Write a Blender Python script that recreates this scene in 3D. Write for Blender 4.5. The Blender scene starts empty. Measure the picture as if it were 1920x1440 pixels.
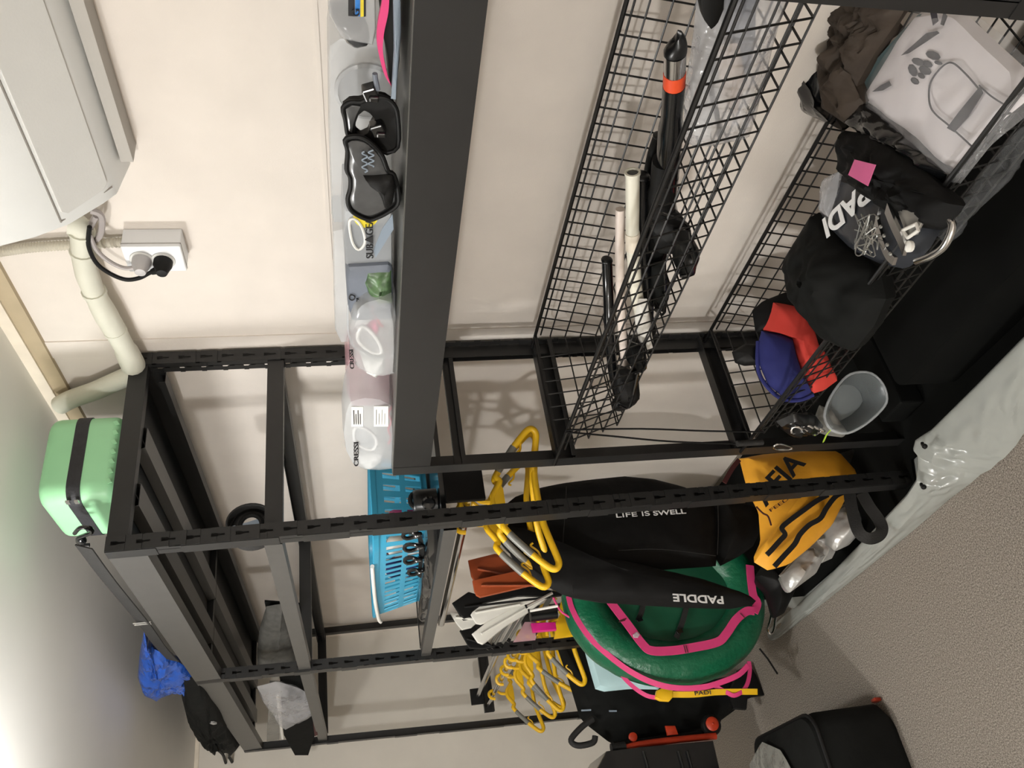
import bpy, bmesh, math, random
from mathutils import Vector, Matrix, noise
random.seed(7)
S = bpy.context.scene
C = S.collection
V = Vector
# ------------------------------------------------------------------ camera, light, exposure
FPX = 1504.1349647
RC = ((0.14246254748978496, -0.14893124992175794, -0.978531504530878),
      (-0.559313015766945, -0.8277583294985958, 0.044554442420247316),
      (-0.8166231523514417, 0.5409580674529562, -0.2012237468619378))
CP = V((1.6098888596542578, -0.7091672850748583, 1.3111717688637121))
cd = bpy.data.cameras.new('camera'); cam = bpy.data.objects.new('camera', cd); C.objects.link(cam)
cd.sensor_fit = 'HORIZONTAL'; cd.sensor_width = 36; cd.lens = FPX / 1920 * 36; cd.clip_start = .02
rx, dn, fw = V(RC[0]), V(RC[1]), V(RC[2])
cam.matrix_world = Matrix(((rx.x, -dn.x, -fw.x, CP.x), (rx.y, -dn.y, -fw.y, CP.y), (rx.z, -dn.z, -fw.z, CP.z), (0, 0, 0, 1)))
S.camera = cam
vs = S.view_settings
vs.view_transform = 'Standard'; vs.look = 'None'; vs.gamma = 1; vs.use_curve_mapping = False; vs.exposure = 0.13
w_ = bpy.data.worlds.new('world'); S.world = w_; w_.use_nodes = True
w_.node_tree.nodes['Background'].inputs[0].default_value = (1, 1, 1, 1)
w_.node_tree.nodes['Background'].inputs[1].default_value = .05
def lamp(name, loc, power, col, r):
    l = bpy.data.lights.new(name, 'POINT'); l.shadow_soft_size = r; l.energy = power; l.color = col
    o = bpy.data.objects.new(name, l); C.objects.link(o); o.location = loc; return o
lamp('ceiling_lamp', (-.1, -.66, 1.87), 25, (1, .99, .97), .06)
lamp('ceiling_lamp', (1.45, -3.1, 1.84), 135, (1, .99, .97), .08)

# ------------------------------------------------------------------ pixel of the photograph -> point on a plane of the room
def ray(px, py):
    a, b = (px - 960) / FPX, (py - 720) / FPX
    return rx * a + dn * b + fw
def at(px, py, x=None, y=None, z=None):
    d = ray(px, py)
    t = (x - CP.x) / d.x if x is not None else (y - CP.y) / d.y if y is not None else (z - CP.z) / d.z
    return CP + d * t
def on(px, py, p0, n):
    d = ray(px, py); n = V(n); return CP + d * ((V(p0) - CP).dot(n) / d.dot(n))
def pl(pts, **k): return [at(a, b, **k) for a, b in pts]

# ------------------------------------------------------------------ materials
def lin(h):
    h = h.lstrip('#'); o = []
    for i in (0, 2, 4):
        c = int(h[i:i + 2], 16) / 255; o.append(c / 12.92 if c <= .04045 else ((c + .055) / 1.055) ** 2.4)
    return tuple(o)
MATS = {}
def mat(name, hexc, rough=.5, metal=0, var=.06, scale=18, bump=0, bscale=60, clear=0, coat=0, spec=.5, dist=.004):
    if name in MATS: return MATS[name]
    m = bpy.data.materials.new(name); m.use_nodes = True; n = m.node_tree.nodes; k = m.node_tree.links
    b = n['Principled BSDF']; c = lin(hexc)
    tc = n.new('ShaderNodeTexCoord')
    tx = n.new('ShaderNodeTexNoise'); tx.inputs['Scale'].default_value = scale; tx.inputs['Detail'].default_value = 4
    k.new(tc.outputs['Object'], tx.inputs['Vector'])
    rp = n.new('ShaderNodeValToRGB'); e = rp.color_ramp.elements
    e[0].position, e[1].position = .3, .7
    e[0].color = tuple(x * (1 - var) for x in c) + (1,); e[1].color = tuple(min(1, x * (1 + var)) for x in c) + (1,)
    k.new(tx.outputs['Fac'], rp.inputs[0]); k.new(rp.outputs[0], b.inputs['Base Color'])
    b.inputs['Roughness'].default_value = rough; b.inputs['Metallic'].default_value = metal
    b.inputs['Specular IOR Level'].default_value = spec
    if coat: b.inputs['Coat Weight'].default_value = coat; b.inputs['Coat Roughness'].default_value = .1
    if bump:
        t2 = n.new('ShaderNodeTexNoise'); t2.inputs['Scale'].default_value = bscale; t2.inputs['Detail'].default_value = 3
        k.new(tc.outputs['Object'], t2.inputs['Vector'])
        bp = n.new('ShaderNodeBump'); bp.inputs['Strength'].default_value = bump; bp.inputs['Distance'].default_value = dist
        k.new(t2.outputs['Fac'], bp.inputs['Height']); k.new(bp.outputs[0], b.inputs['Normal'])
    if clear:   # thin clear plastic: part of the light goes straight through
        tr = n.new('ShaderNodeBsdfTransparent'); mx = n.new('ShaderNodeMixShader'); mx.inputs[0].default_value = clear
        tr.inputs[0].default_value = (.97, .97, .97, 1)
        k.new(b.outputs[0], mx.inputs[1]); k.new(tr.outputs[0], mx.inputs[2])
        k.new(mx.outputs[0], n['Material Output'].inputs[0])
    MATS[name] = m; return m
M = {}
def D(key, *a, **k): M[key] = mat(key, *a, **k)
D('wall', 'e2dad1', .75, var=.035, scale=9, bump=.25, bscale=420, dist=.0008)
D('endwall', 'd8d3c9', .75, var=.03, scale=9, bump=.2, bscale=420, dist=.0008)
D('ceil', 'eceae4', .8, var=.02, scale=4)
D('trim', 'b9a98c', .6)
D('trimlip', 'e6dccb', .5)
D('steel', '1e1e1e', .42, var=.08, scale=30, bump=.05, bscale=900, dist=.0006, spec=.5)
D('steel2', '434240', .36, var=.06, scale=30, spec=.55)  # lighter copy of steel: lamp light on front beams put into the colour
D('board', '0f0f0f', .6, var=.15)
D('wire', '0c0c0c', .38)
D('chrome', 'd0d0d0', .15, metal=1, var=.02)
D('acwhite', 'e4e5e2', .45, var=.015, bump=.12, bscale=300, dist=.001)
D('acvane', 'dcdcd8', .4, var=.015, bump=.2, bscale=260, dist=.001)
D('acdark', '8e8a84', .7)
D('acback', 'b0aca5', .6, var=.02)  # plate grey, with the shade under the unit put into the colour
D('pipe', 'd8d7c8', .6, var=.04, bump=.4, bscale=35, dist=.004)
D('conduit', 'c9c3b4', .6)
D('socket', 'eceef0', .4, var=.01)
D('plug', 'b9b6b6', .4); D('cord', 'a9a2a0', .5)
D('black', '0b0b0b', .6, var=.15, spec=.3); D('blackgloss', '101113', .18, var=.1, coat=.4)
D('neoprene', '0b0b0b', .7, spec=.2, var=.25, scale=40, bump=.5, bscale=12, dist=.01)
D('charcoal', '131413', .8, spec=.15, var=.2, bump=.3, bscale=25, dist=.006)
D('blackplastic', '111213', .3, var=.2)
D('mint', '9fdcaa', .38, var=.02, bump=.1, bscale=200, dist=.0008)
D('zip', '26262a', .6, var=.2, scale=60, bump=.3, bscale=200)
D('strap', '1e1d1c', .75, var=.1, bump=.3, bscale=300)
D('bluefilm', '2452ac', .2, var=.3, scale=14, bump=.8, bscale=30, dist=.012, clear=.12)
D('greyfilm', '8b8a84', .2, var=.25, scale=16, bump=.7, bscale=28, dist=.012, clear=.35)
D('film', 'cfcfd2', .12, var=.1, bump=.9, bscale=26, dist=.012, clear=.62)
D('frost', 'dbe0e4', .28, var=.04, bump=.2, bscale=12, dist=.006, clear=.62)
D('clearcase', 'dfe2e4', .12, var=.04, clear=.62)
D('frostmask', 'f4f4f2', .3, var=.03)
D('pinkclear', 'e6b9c2', .2, var=.1, clear=.55)
D('lensclear', 'c8cacc', .08, clear=.5)
D('lensgrey', '4a4b4c', .2, var=.25, scale=22)
D('pink', 'd8407c', .5); D('hotpink', 'd81f86', .5); D('sticker', 'cf6391', .6)
D('red', 'c3382e', .8, var=.06); D('navy', '1c2160', .85, var=.1); D('redcord', 'c92a48', .5)
D('blue', '3fa0c4', .4, var=.04); D('white', 'e4e2dc', .5, var=.04); D('whitepipe', 'e4e1d2', .4, var=.04)
D('pinkpipe', 'dccfc6', .45)
D('yellow', 'e8b81c', .4, var=.05); D('yband', '7a7a74', .35)
D('orangefin', '9a4520', .5, var=.1); D('orange', 'e0502a', .4)
D('whitefin', 'd9d7cf', .5, var=.06); D('silverrod', 'b8b8b4', .3, metal=.8)
D('bagyellow', 'eca72c', .6, var=.06, bump=.4, bscale=16, dist=.008)
D('brown', '3b3128', .75, var=.2, bump=.6, bscale=20, dist=.01)
D('maroon', '4a1f20', .6)
D('green', '0c5a3c', .36, var=.08, bump=.5, bscale=55, dist=.006)
D('greencover', '0d4a32', .5, var=.08)
D('camo', '4c6a44', .4, var=.6, scale=60); D('slate', '6f7682', .55, var=.1); D('dusk', '8794a2', .5)
D('tarp', '979a96', .24, var=.04, bump=.35, bscale=10, dist=.010, coat=.2)
D('silver', 'b4b4b2', .28, metal=.35, var=.1, bump=.7, bscale=14, dist=.012)
D('lightblue', 'b6d6da', .6, var=.04)
D('redbar', 'b8381c', .4, var=.15)
D('tee', 'e8e2e4', .75, var=.03, bump=.3, bscale=14, dist=.008)
D('ink', '35333a', .7); D('inkblack', '17171a', .6); D('inkwhite', 'e8e8e8', .6)
D('teal', '5d7274', .7, var=.1); D('label', 'e6e6e2', .6); D('labelyellow', 'e9d534', .6); D('labelblue', '2e7fd0', .5)
D('lime', 'b8d84a', .4)
D('greymesh', '4e4d49', .8, var=.3, scale=40, clear=.15)
D('wrapclear', 'b8bcc0', .1, var=.1, bump=.9, bscale=26, dist=.012, clear=.9)
D('tub', '8b9396', .25, clear=.5)
D('foam', '0b0c0b', .9, spec=.12, var=.2)
D('shelftop', '5a5a56', .38)  # paler than the steel: light grazing the shelf is put into the colour
def carpet():
    m = bpy.data.materials.new('carpet'); m.use_nodes = True; n = m.node_tree.nodes; k = m.node_tree.links; b = n['Principled BSDF']
    tc = n.new('ShaderNodeTexCoord')
    t = n.new('ShaderNodeTexNoise'); t.inputs['Scale'].default_value = 300; t.inputs['Detail'].default_value = 5; t.inputs['Roughness'].default_value = .75
    t3 = n.new('ShaderNodeTexNoise'); t3.inputs['Scale'].default_value = 5
    r = n.new('ShaderNodeValToRGB'); e = r.color_ramp.elements
    e[0].position, e[1].position = .36, .66; e[0].color = lin('504a43') + (1,); e[1].color = lin('bbb2a6') + (1,)
    mid = r.color_ramp.elements.new(.5); mid.color = lin('867e75') + (1,)
    k.new(tc.outputs['Object'], t.inputs['Vector']); k.new(tc.outputs['Object'], t3.inputs['Vector'])
    k.new(t.outputs['Fac'], r.inputs[0]); k.new(r.outputs[0], b.inputs['Base Color']); b.inputs['Roughness'].default_value = .95
    bp = n.new('ShaderNodeBump'); bp.inputs['Strength'].default_value = .6; bp.inputs['Distance'].default_value = .003
    k.new(t.outputs['Fac'], bp.inputs['Height']); k.new(bp.outputs[0], b.inputs['Normal']); return m
M['carpet'] = carpet()

# ------------------------------------------------------------------ mesh builder
def smooth_path(pts, k=6, closed=False):
    P = [V(p) for p in pts]; n = len(P); out = []
    if n < 3: return P
    for i in range(n if closed else n - 1):
        if closed: a, b, c, d = P[i - 1], P[i], P[(i + 1) % n], P[(i + 2) % n]
        else: a, b, c, d = P[max(i - 1, 0)], P[i], P[i + 1], P[min(i + 2, n - 1)]
        for j in range(k):
            t = j / k; t2, t3 = t * t, t * t * t
            out.append(.5 * ((2 * b) + (c - a) * t + (2 * a - 5 * b + 4 * c - d) * t2 + (3 * b - a - 3 * c + d) * t3))
    if not closed: out.append(P[-1])
    return out
def resample(pts, N):
    P = [V(p) for p in pts]; n = len(P); L = [0]
    for i in range(n): L.append(L[-1] + (P[(i + 1) % n] - P[i]).length)
    out = []; j = 0
    for i in range(N):
        s = L[-1] * i / N
        while L[j + 1] < s: j += 1
        u = (s - L[j]) / max(1e-9, L[j + 1] - L[j]); out.append(P[j].lerp(P[(j + 1) % n], u))
    return out
class G:
    def __init__(s): s.v = []; s.f = []
    def add(s, vs_, fs):
        o = len(s.v); s.v += [V(x) for x in vs_]; s.f += [tuple(i + o for i in q) for q in fs]; return s
    def hexa(s, p):  # 4 bottom then 4 top
        return s.add(p, [(3, 2, 1, 0), (4, 5, 6, 7), (0, 1, 5, 4), (1, 2, 6, 5), (2, 3, 7, 6), (3, 0, 4, 7)])
    def box(s, a, b):
        (x0, y0, z0), (x1, y1, z1) = a, b
        return s.hexa([(x0, y0, z0), (x1, y0, z0), (x1, y1, z0), (x0, y1, z0), (x0, y0, z1), (x1, y0, z1), (x1, y1, z1), (x0, y1, z1)])
    def obox(s, c, u, v, w):  # centre and three half vectors
        c, u, v, w = V(c), V(u), V(v), V(w)
        return s.hexa([c - u - v - w, c + u - v - w, c + u + v - w, c - u + v - w, c - u - v + w, c + u - v + w, c + u + v + w, c - u + v + w])
    def tube(s, pts, r, n=8, closed=False, flat=None):
        P = [V(p) for p in pts]; m = len(P); rr = r if isinstance(r, (list, tuple)) else [r] * m
        vs_ = []; up = None
        for i in range(m):
            a = P[i - 1] if (closed or i > 0) else P[i]; b = P[(i + 1) % m] if (closed or i < m - 1) else P[i]
            t = (b - a).normalized()
            if up is None: up = V((0, 0, 1)) if abs(t.z) < .9 else V((1, 0, 0))
            if flat is not None: up = V(flat)
            u = t.cross(up)
            if u.length < 1e-6: u = t.orthogonal()
            u.normalize(); w = u.cross(t).normalized(); 
            if flat is None: up = w
            for j in range(n):
                g = 2 * math.pi * j / n; vs_.append(P[i] + (u * math.cos(g) + w * math.sin(g)) * rr[i])
        fs = []
        for i in range(m if closed else m - 1):
            k = (i + 1) % m
            for j in range(n): fs.append((i * n + j, i * n + (j + 1) % n, k * n + (j + 1) % n, k * n + j))
        if not closed: fs += [tuple(range(n))[::-1], tuple((m - 1) * n + j for j in range(n))]
        return s.add(vs_, fs)
    def bar(s, pts, wv, t, closed=False):  # flat strap: width vector, thickness vector
        P = [V(p) for p in pts]; wv = V(wv); t = V(t); m = len(P); vs_ = []
        for p in P: vs_ += [p - wv - t, p + wv - t, p + wv + t, p - wv + t]
        fs = []
        for i in range(m if closed else m - 1):
            k = (i + 1) % m
            for j in range(4): fs.append((i * 4 + j, i * 4 + (j + 1) % 4, k * 4 + (j + 1) % 4, k * 4 + j))
        if not closed: fs += [(3, 2, 1, 0), tuple((m - 1) * 4 + j for j in range(4))]
        return s.add(vs_, fs)
    def sheet(s, prof, vec):
        P = [V(p) for p in prof]; vec = V(vec); n = len(P)
        return s.add(P + [p + vec for p in P], [(i, i + 1, n + i + 1, n + i) for i in range(n - 1)])
    def loft(s, loops, cap=True, closed=True):
        n = len(loops[0]); vs_ = [p for l in loops for p in l]; fs = []
        for i in range(len(loops) - 1):
            for j in range(n if closed else n - 1):
                fs.append((i * n + j, i * n + (j + 1) % n, (i + 1) * n + (j + 1) % n, (i + 1) * n + j))
        if cap and closed: fs += [tuple(range(n))[::-1], tuple((len(loops) - 1) * n + j for j in range(n))]
        return s.add(vs_, fs)
    def prism(s, outline, d, e=.12, shrink=.9, N=0):
        P = resample(outline, N) if N else [V(p) for p in outline]; d = V(d); c = sum(P, V()) / len(P)
        sc = lambda k, o: [c + (p - c) * k + d * o for p in P]
        m = (1 + shrink) / 2 + (1 - shrink) * .25
        return s.loft([sc(shrink, 0), sc(m, e * .3), sc(1, e), sc(1, 1 - e), sc(m, 1 - e * .3), sc(shrink, 1)])
    def pillow(s, outline, nv, N=44, rings=7, amp=.0, ns=8, seed=0, back=True, power=.5):
        P = resample(outline, N); nv = V(nv); c = sum(P, V()) / N; nn = nv.normalized()
        vs_ = []; so = V((seed * 3.7, seed * 1.3, seed * 7.1))
        for side in ((1, -1) if back else (1,)):
            for r in range(rings):
                k = 1 - r / rings
                for p in P:
                    q = c + (p - c) * k; h = (1 - k ** 2.2) ** power
                    q = q + nv * (h * side) + nn * (amp * noise.noise((q + so) * ns) * (1 - k ** 6)) + nn * (.5 * amp * noise.noise((q - so) * ns * 2.7) * (1 - k ** 6))
                    vs_.append(q)
            vs_.append(c + nv * side)
        B = rings * N + 1; fs = []
        for sd in range(2 if back else 1):
            o = sd * B
            for r in range(rings - 1):
                for j in range(N):
                    q = (o + r * N + j, o + r * N + (j + 1) % N, o + (r + 1) * N + (j + 1) % N, o + (r + 1) * N + j)
                    fs.append(q if sd == 0 else q[::-1])
            for j in range(N):
                q = (o + (rings - 1) * N + j, o + (rings - 1) * N + (j + 1) % N, o + rings * N); fs.append(q if sd == 0 else q[::-1])
        if back:
            for j in range(N): fs.append((j, B + j, B + (j + 1) % N, (j + 1) % N))
        return s.add(vs_, fs)
    def ring(s, outer, inner, d, N=40):  # flat frame with a hole, thickness d
        a = resample(outer, N); b = resample(inner, N); d = V(d)
        k = min(range(N), key=lambda i: (b[i] - a[0]).length); b = b[k:] + b[:k]
        n = N; vs_ = a + b + [p + d for p in a] + [p + d for p in b]; fs = []
        for j in range(n):
            i = (j + 1) % n
            fs += [(j, i, n + i, n + j), (2 * n + j, 3 * n + j, 3 * n + i, 2 * n + i), (j, 2 * n + j, 2 * n + i, i), (n + j, n + i, 3 * n + i, 3 * n + j)]
        return s.add(vs_, fs)
    def lathe(s, c, axis, prof, n=20):
        c = V(c); ax = V(axis).normalized(); u = ax.orthogonal().normalized(); w = ax.cross(u)
        return s.loft([[c + ax * h + (u * math.cos(6.28318 * j / n) + w * math.sin(6.28318 * j / n)) * r for j in range(n)] for r, h in prof])
    def ell(s, c, a, b, d, n=16, m=9):
        c, a, b, d = V(c), V(a), V(b), V(d)
        return s.loft([[c + d * math.cos(math.pi * (i + .02) / (m - .96)) + (a * math.cos(6.28318 * j / n) + b * math.sin(6.28318 * j / n)) * math.sin(math.pi * (i + .02) / (m - .96)) for j in range(n)] for i in range(m)])
OFF = {}
def mk(name, g, m, parent=None, smooth=True, bevel=0, solid=0, label=None, sub=0):
    if parent is None:
        xs = [p.x for p in g.v]; ys = [p.y for p in g.v]; zs = [p.z for p in g.v]
        off = V(((min(xs) + max(xs)) / 2, (min(ys) + max(ys)) / 2, min(zs)))
    else: off = OFF[parent.name]
    me = bpy.data.meshes.new(name); me.from_pydata([tuple(p - off) for p in g.v], [], g.f); me.update()
    bm = bmesh.new(); bm.from_mesh(me); bmesh.ops.recalc_face_normals(bm, faces=bm.faces); bm.to_mesh(me); bm.free()
    me.materials.append(M[m] if isinstance(m, str) else m)
    o = bpy.data.objects.new(name, me); C.objects.link(o); OFF[o.name] = off
    if parent is None: o.location = off
    else: o.parent = parent
    if smooth:
        me.polygons.foreach_set('use_smooth', [True] * len(me.polygons))
        try: me.set_sharp_from_angle(angle=math.radians(40))
        except Exception: pass
    if solid: q = o.modifiers.new('solid', 'SOLIDIFY'); q.thickness = solid; q.offset = -1
    if bevel: q = o.modifiers.new('bevel', 'BEVEL'); q.width = bevel; q.segments = 2; q.limit_method = 'ANGLE'; q.angle_limit = math.radians(35)
    if sub: q = o.modifiers.new('sub', 'SUBSURF'); q.levels = sub; q.render_levels = sub
    if label: o['label'] = label
    return o
def tag(o, label, cat, group=None, kind=None):
    o['label'] = label; o['category'] = cat
    if group: o['group'] = group
    if kind: o['kind'] = kind
    return o
def thing(name, loc, label, cat, group=None):
    o = bpy.data.objects.new(name, None); C.objects.link(o); o.location = loc; o.empty_display_size = .05; OFF[o.name] = V(loc)
    return tag(o, label, cat, group)
def one(name, g, m, label, cat, group=None, **k): return tag(mk(name, g, m, None, **k), label, cat, group)
def struct(name, g, m, parent=None, **k):
    o = mk(name, g, m, parent, smooth=False, **k)
    if parent is None: o['kind'] = 'structure'
    return o
def text(s, parent, m, p0, p1, up, cap=None, bold=0, lift=.0015, name='lettering'):
    """a line of lettering from p0 to p1, its capitals pointing along up"""
    p0, p1 = V(p0), V(p1); u = (p1 - p0); L = u.length; u.normalize(); up = V(up); up = (up - u * up.dot(u)).normalized(); n = u.cross(up)
    c = bpy.data.curves.new(name, 'FONT'); c.body = s; c.size = 1; c.extrude = .004; c.offset = bold
    tmp = bpy.data.objects.new(name + '_curve', c); C.objects.link(tmp); bpy.context.view_layer.update()
    k = L / max(.01, tmp.dimensions.x); ky = (cap / .69) if cap else k
    me = bpy.data.meshes.new_from_object(tmp.evaluated_get(bpy.context.evaluated_depsgraph_get())); bpy.data.objects.remove(tmp); bpy.data.curves.remove(c)
    me.materials.clear(); me.materials.append(M[m]); o = bpy.data.objects.new(name, me); C.objects.link(o); OFF[o.name] = OFF[parent.name]
    o.parent = parent; q = p0 + n * lift - OFF[parent.name]
    o.matrix_local = Matrix(((u.x * k, up.x * ky, n.x * .2, q.x), (u.y * k, up.y * ky, n.y * .2, q.y), (u.z * k, up.z * ky, n.z * .2, q.z), (0, 0, 0, 1)))
    return o

# ------------------------------------------------------------------ the room
WY, EX, FZ, CZ = .50, -2.34, -.03, 2.03
RXX, FY = 3.3, -4.3
struct('floor', G().add([(EX, FY, FZ), (RXX, FY, FZ), (RXX, WY, FZ), (EX, WY, FZ)], [(0, 1, 2, 3)]), 'carpet')
struct('ceiling', G().add([(EX, FY, CZ), (RXX, FY, CZ), (RXX, WY, CZ), (EX, WY, CZ)], [(3, 2, 1, 0)]), 'ceil')
struct('wall_back', G().box((EX - .05, WY, FZ), (RXX, WY + .05, CZ)), 'wall')
struct('wall_left', G().box((EX - .05, FY, FZ), (EX, WY, CZ)), 'endwall')
struct('wall_right', G().box((RXX, FY, FZ), (RXX + .05, WY + .05, CZ)), 'wall')
struct('wall_front', G().box((EX - .05, FY - .05, FZ), (RXX + .05, FY, CZ)), 'wall')
z1 = .5 * (at(136, 737, y=WY).z + at(0, 486, y=WY).z); z2 = .5 * (at(108, 744, y=WY).z + at(0, 546, y=WY).z)
struct('trim_1', G().box((EX, WY - .012, z1), (RXX, WY, CZ)), 'trim')
struct('trim_2', G().box((EX, WY - .018, z2 - .002), (RXX, WY - .011, CZ)), 'trimlip')
struct('trim_3', G().box((EX, FY, CZ - .016), (EX + .010, WY - .02, CZ)), 'trimlip')
z3 = at(600, 200, y=WY).z
struct('trim_4', G().box((.30, WY - .0022, z3 - .006), (RXX, WY, z3 + .002)), 'wall')
px0 = at(560, 640, y=WY).x
struct('trim_5', G().box((px0 - .03, WY - .003, FZ), (px0 + .03, WY, z1)), 'wall')

# ------------------------------------------------------------------ steel racks
PW, PITCH = .0327, .048
def flange(g, o, u, w, z0, z1, holes, hw=.005, shear=None):
    """one perforated strip: origin o (top), across u, going down"""
    o = V(o); u = V(u); z = z1; dz = V((0, 0, -1))
    sh = shear or (lambda q: q)
    def q4(a, b, c, d): g.add([sh(x) for x in (a, b, c, d)], [(0, 1, 2, 3)])
    n = int((z1 - z0) / PITCH)
    prof = [(.010, hw), (.021, hw), (.025, hw * .5), (.037, hw * .45)]
    for i in range(n):
        t = i * PITCH; P = lambda a, h: o + u * a + dz * (t + h)
        if not holes: q4(P(0, 0), P(w, 0), P(w, PITCH), P(0, PITCH)); continue
        m = w / 2
        q4(P(0, 0), P(w, 0), P(w, prof[0][0]), P(0, prof[0][0]))
        q4(P(0, prof[-1][0]), P(w, prof[-1][0]), P(w, PITCH), P(0, PITCH))
        for (h0, a0), (h1, a1) in zip(prof, prof[1:]):
            q4(P(0, h0), P(m - a0, h0), P(m - a1, h1), P(0, h1)); q4(P(m + a0, h0), P(w, h0), P(w, h1), P(m + a1, h1))
    t = n * PITCH
    q4(o + dz * t, o + u * w + dz * t, o + u * w + dz * (z1 - z0), o + dz * (z1 - z0))
def post(root, x, y, zt, dx, dy, lean=(0, 0), fholes=False, zb=FZ):
    """angle post with its corner at (x, y); side flange runs dy, front flange runs dx"""
    g = G(); sh = lambda q: q + V((lean[0], lean[1], 0)) * ((zt - q.z) / zt)
    flange(g, (x, y, zt), (0, dy, 0), PW, zb, zt, True, .0042, sh)
    flange(g, (x, y, zt), (dx, 0, 0), PW, zb, zt, fholes, .0026, sh)
    if 1:   # sheet added behind the perforated flange to make its holes look dark
        e = .013
        g.add([sh(V(q)) for q in ((x + dx * e, y, zb), (x + dx * e, y + dy * (PW - .001), zb), (x + dx * e, y + dy * (PW - .001), zt - .002), (x + dx * e, y, zt - .002))], [(0, 1, 2, 3)])
    o = mk('post', g, 'steel', root, smooth=False, solid=.0018)
    return o
def beam(root, x0, x1, y, zt, h, d, m='steel', name='beam', dz=.014):
    """channel beam along x: face at y, lips pointing d in y"""
    g = G().sheet([(x0, y + d, zt), (x0, y, zt), (x0, y, zt - h), (x0, y + d, zt - h), (x0, y + d, zt - h + dz)], (x1 - x0, 0, 0))
    return mk(name, g, m, root, smooth=False, solid=.0016)
def rail(root, x, y0, y1, zt, h, d, m='steel', name='side_rail'):
    g = G().sheet([(x + d, y0, zt), (x, y0, zt), (x, y0, zt - h), (x + d, y0, zt - h), (x + d, y0, zt - h + .010)], (0, y1 - y0, 0))
    return mk(name, g, m, root, smooth=False, solid=.0016)
H, DP, L2, L3 = 1.8, .4575, 1.0106, 2.168
HB = .0737
tall = thing('storage_rack', (-1.08, .23, FZ), 'tall two-bay black slotted-angle steel rack reaching nearly to the ceiling', 'rack')
post(tall, 0, 0, H, -1, 1, lean=(.03, .0)); post(tall, 0, DP, H, -1, 1, fholes=True)
post(tall, -L2, 0, H, -1, 1, lean=(0, -.03)); post(tall, -L2, DP, H, -1, 1)
post(tall, -L3, 0, H, 1, 1, lean=(0, -.055)); post(tall, -L3, DP, H, 1, 1)
xa, xb, xc = -PW, -L2, -L3
beam(tall, xb, xa, 0, H, HB, .03, 'steel2'); beam(tall, xc, xb - .002, 0, H, HB, .03, 'steel2')
beam(tall, xb, xa, DP + .0, H, HB, -.03); beam(tall, xc, xb - .002, DP, H, HB, -.03)
for x, d in ((-.002, -.025), (-L2 - .002, -.025), (-L3 + .002, .025)):
    rail(tall, x, PW, DP, H, .04, d)
for a, b in ((xb + .002, xa), (xc, xb - .004)):
    mk('shelf_board', G().box((a, .006, H - .022), (b, DP - .006, H - .004)), 'board', tall, smooth=False)
    for yy in (.14, .28):
        mk('board_support', G().sheet([(a, yy - .03, H - .023), (a, yy - .025, H - .045), (a, yy + .025, H - .045), (a, yy + .03, H - .023)], (b - a, 0, 0)), 'steel2', tall, smooth=False, solid=.0015)
# second level: open frame
zl = 1.497
beam(tall, xb, xa, 0, zl, .037, .03, 'steel2'); beam(tall, xc, xb - .002, 0, zl, .037, .03, 'steel2')
beam(tall, xb, xa, DP, zl, .037, -.03); beam(tall, xc, xb - .002, DP, zl, .037, -.03)
for x, d in ((-.002, -.025), (-L2 - .002, -.025), (-L3 + .002, .025)): rail(tall, x, PW, DP, zl - .003, .037, d)
# third level with a board, right bay
zl = 1.118
beam(tall, xb, xa, 0, zl, .03, .03, 'steel2'); beam(tall, xb, xa, DP, zl, .03, -.03)
rail(tall, -L2 - .002, PW, DP, zl, .03, -.025)
mk('shelf_board', G().box((xb + .01, .012, zl - .012), (xa, DP - .01, zl - .001)), 'blackgloss', tall, smooth=False)
# fourth level, only end rails
rail(tall, -L2 - .002, PW, DP, .775, .045, -.025); rail(tall, -L3 + .002, PW, DP, .775, .045, .025)
# clothes rods
ROD = [(-.05, .095, 1.045), (-1.0, .095, 1.045)]
mk('clothes_rod', G().tube(ROD, .011, 12), 'chrome', tall)
mk('clothes_rod', G().tube([(-1.03, .1, .80), (-2.16, .1, .80)], .011, 12), 'chrome', tall)
mk('rod_bracket', G().box((-.045, .07, 1.014), (-.032, .155, 1.105)), 'black', tall, smooth=False, bevel=.002)
mk('rod_bracket', G().box((-2.16, .07, .77), (-2.15, .14, .83)), 'black', tall, smooth=False, bevel=.002)

# low rack
X1, Y1, H1 = .06, .098, 1.2235
YB = .39; XR = at(1760, 13, y=.098).x + .036
low = thing('storage_rack', (.78, .25, FZ), 'low black steel rack at eye height under the air conditioner', 'rack')
post(low, X1, Y1, H1, 1, 1, lean=(-.02, 0)); post(low, X1, YB + PW, H1, 1, -1, fholes=True)
post(low, XR, Y1, H1, -1, 1, lean=(-.022, 0)); post(low, XR, YB + PW, H1, -1, -1)
beam(low, X1 + .002, XR, Y1 - .001, H1, .078, .03, 'steel', dz=.012); beam(low, X1 + .002, XR, YB + PW, H1, .078, -.03)
mk('shelf_board', G().box((X1 + .004, Y1 + .0005, H1 - .010), (XR, YB + PW - .006, H1 + .0015)), 'shelftop', low, smooth=False)
for zt, hh, dd in ((1.09, .026, .012), (.866, .045, .03), (.436, .045, .03)):
    rail(low, X1 + .002, Y1 + .003, YB + PW, zt, hh, dd)
    rail(low, XR - .002, Y1 + .003, YB + PW, zt, .045, -.03)

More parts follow.
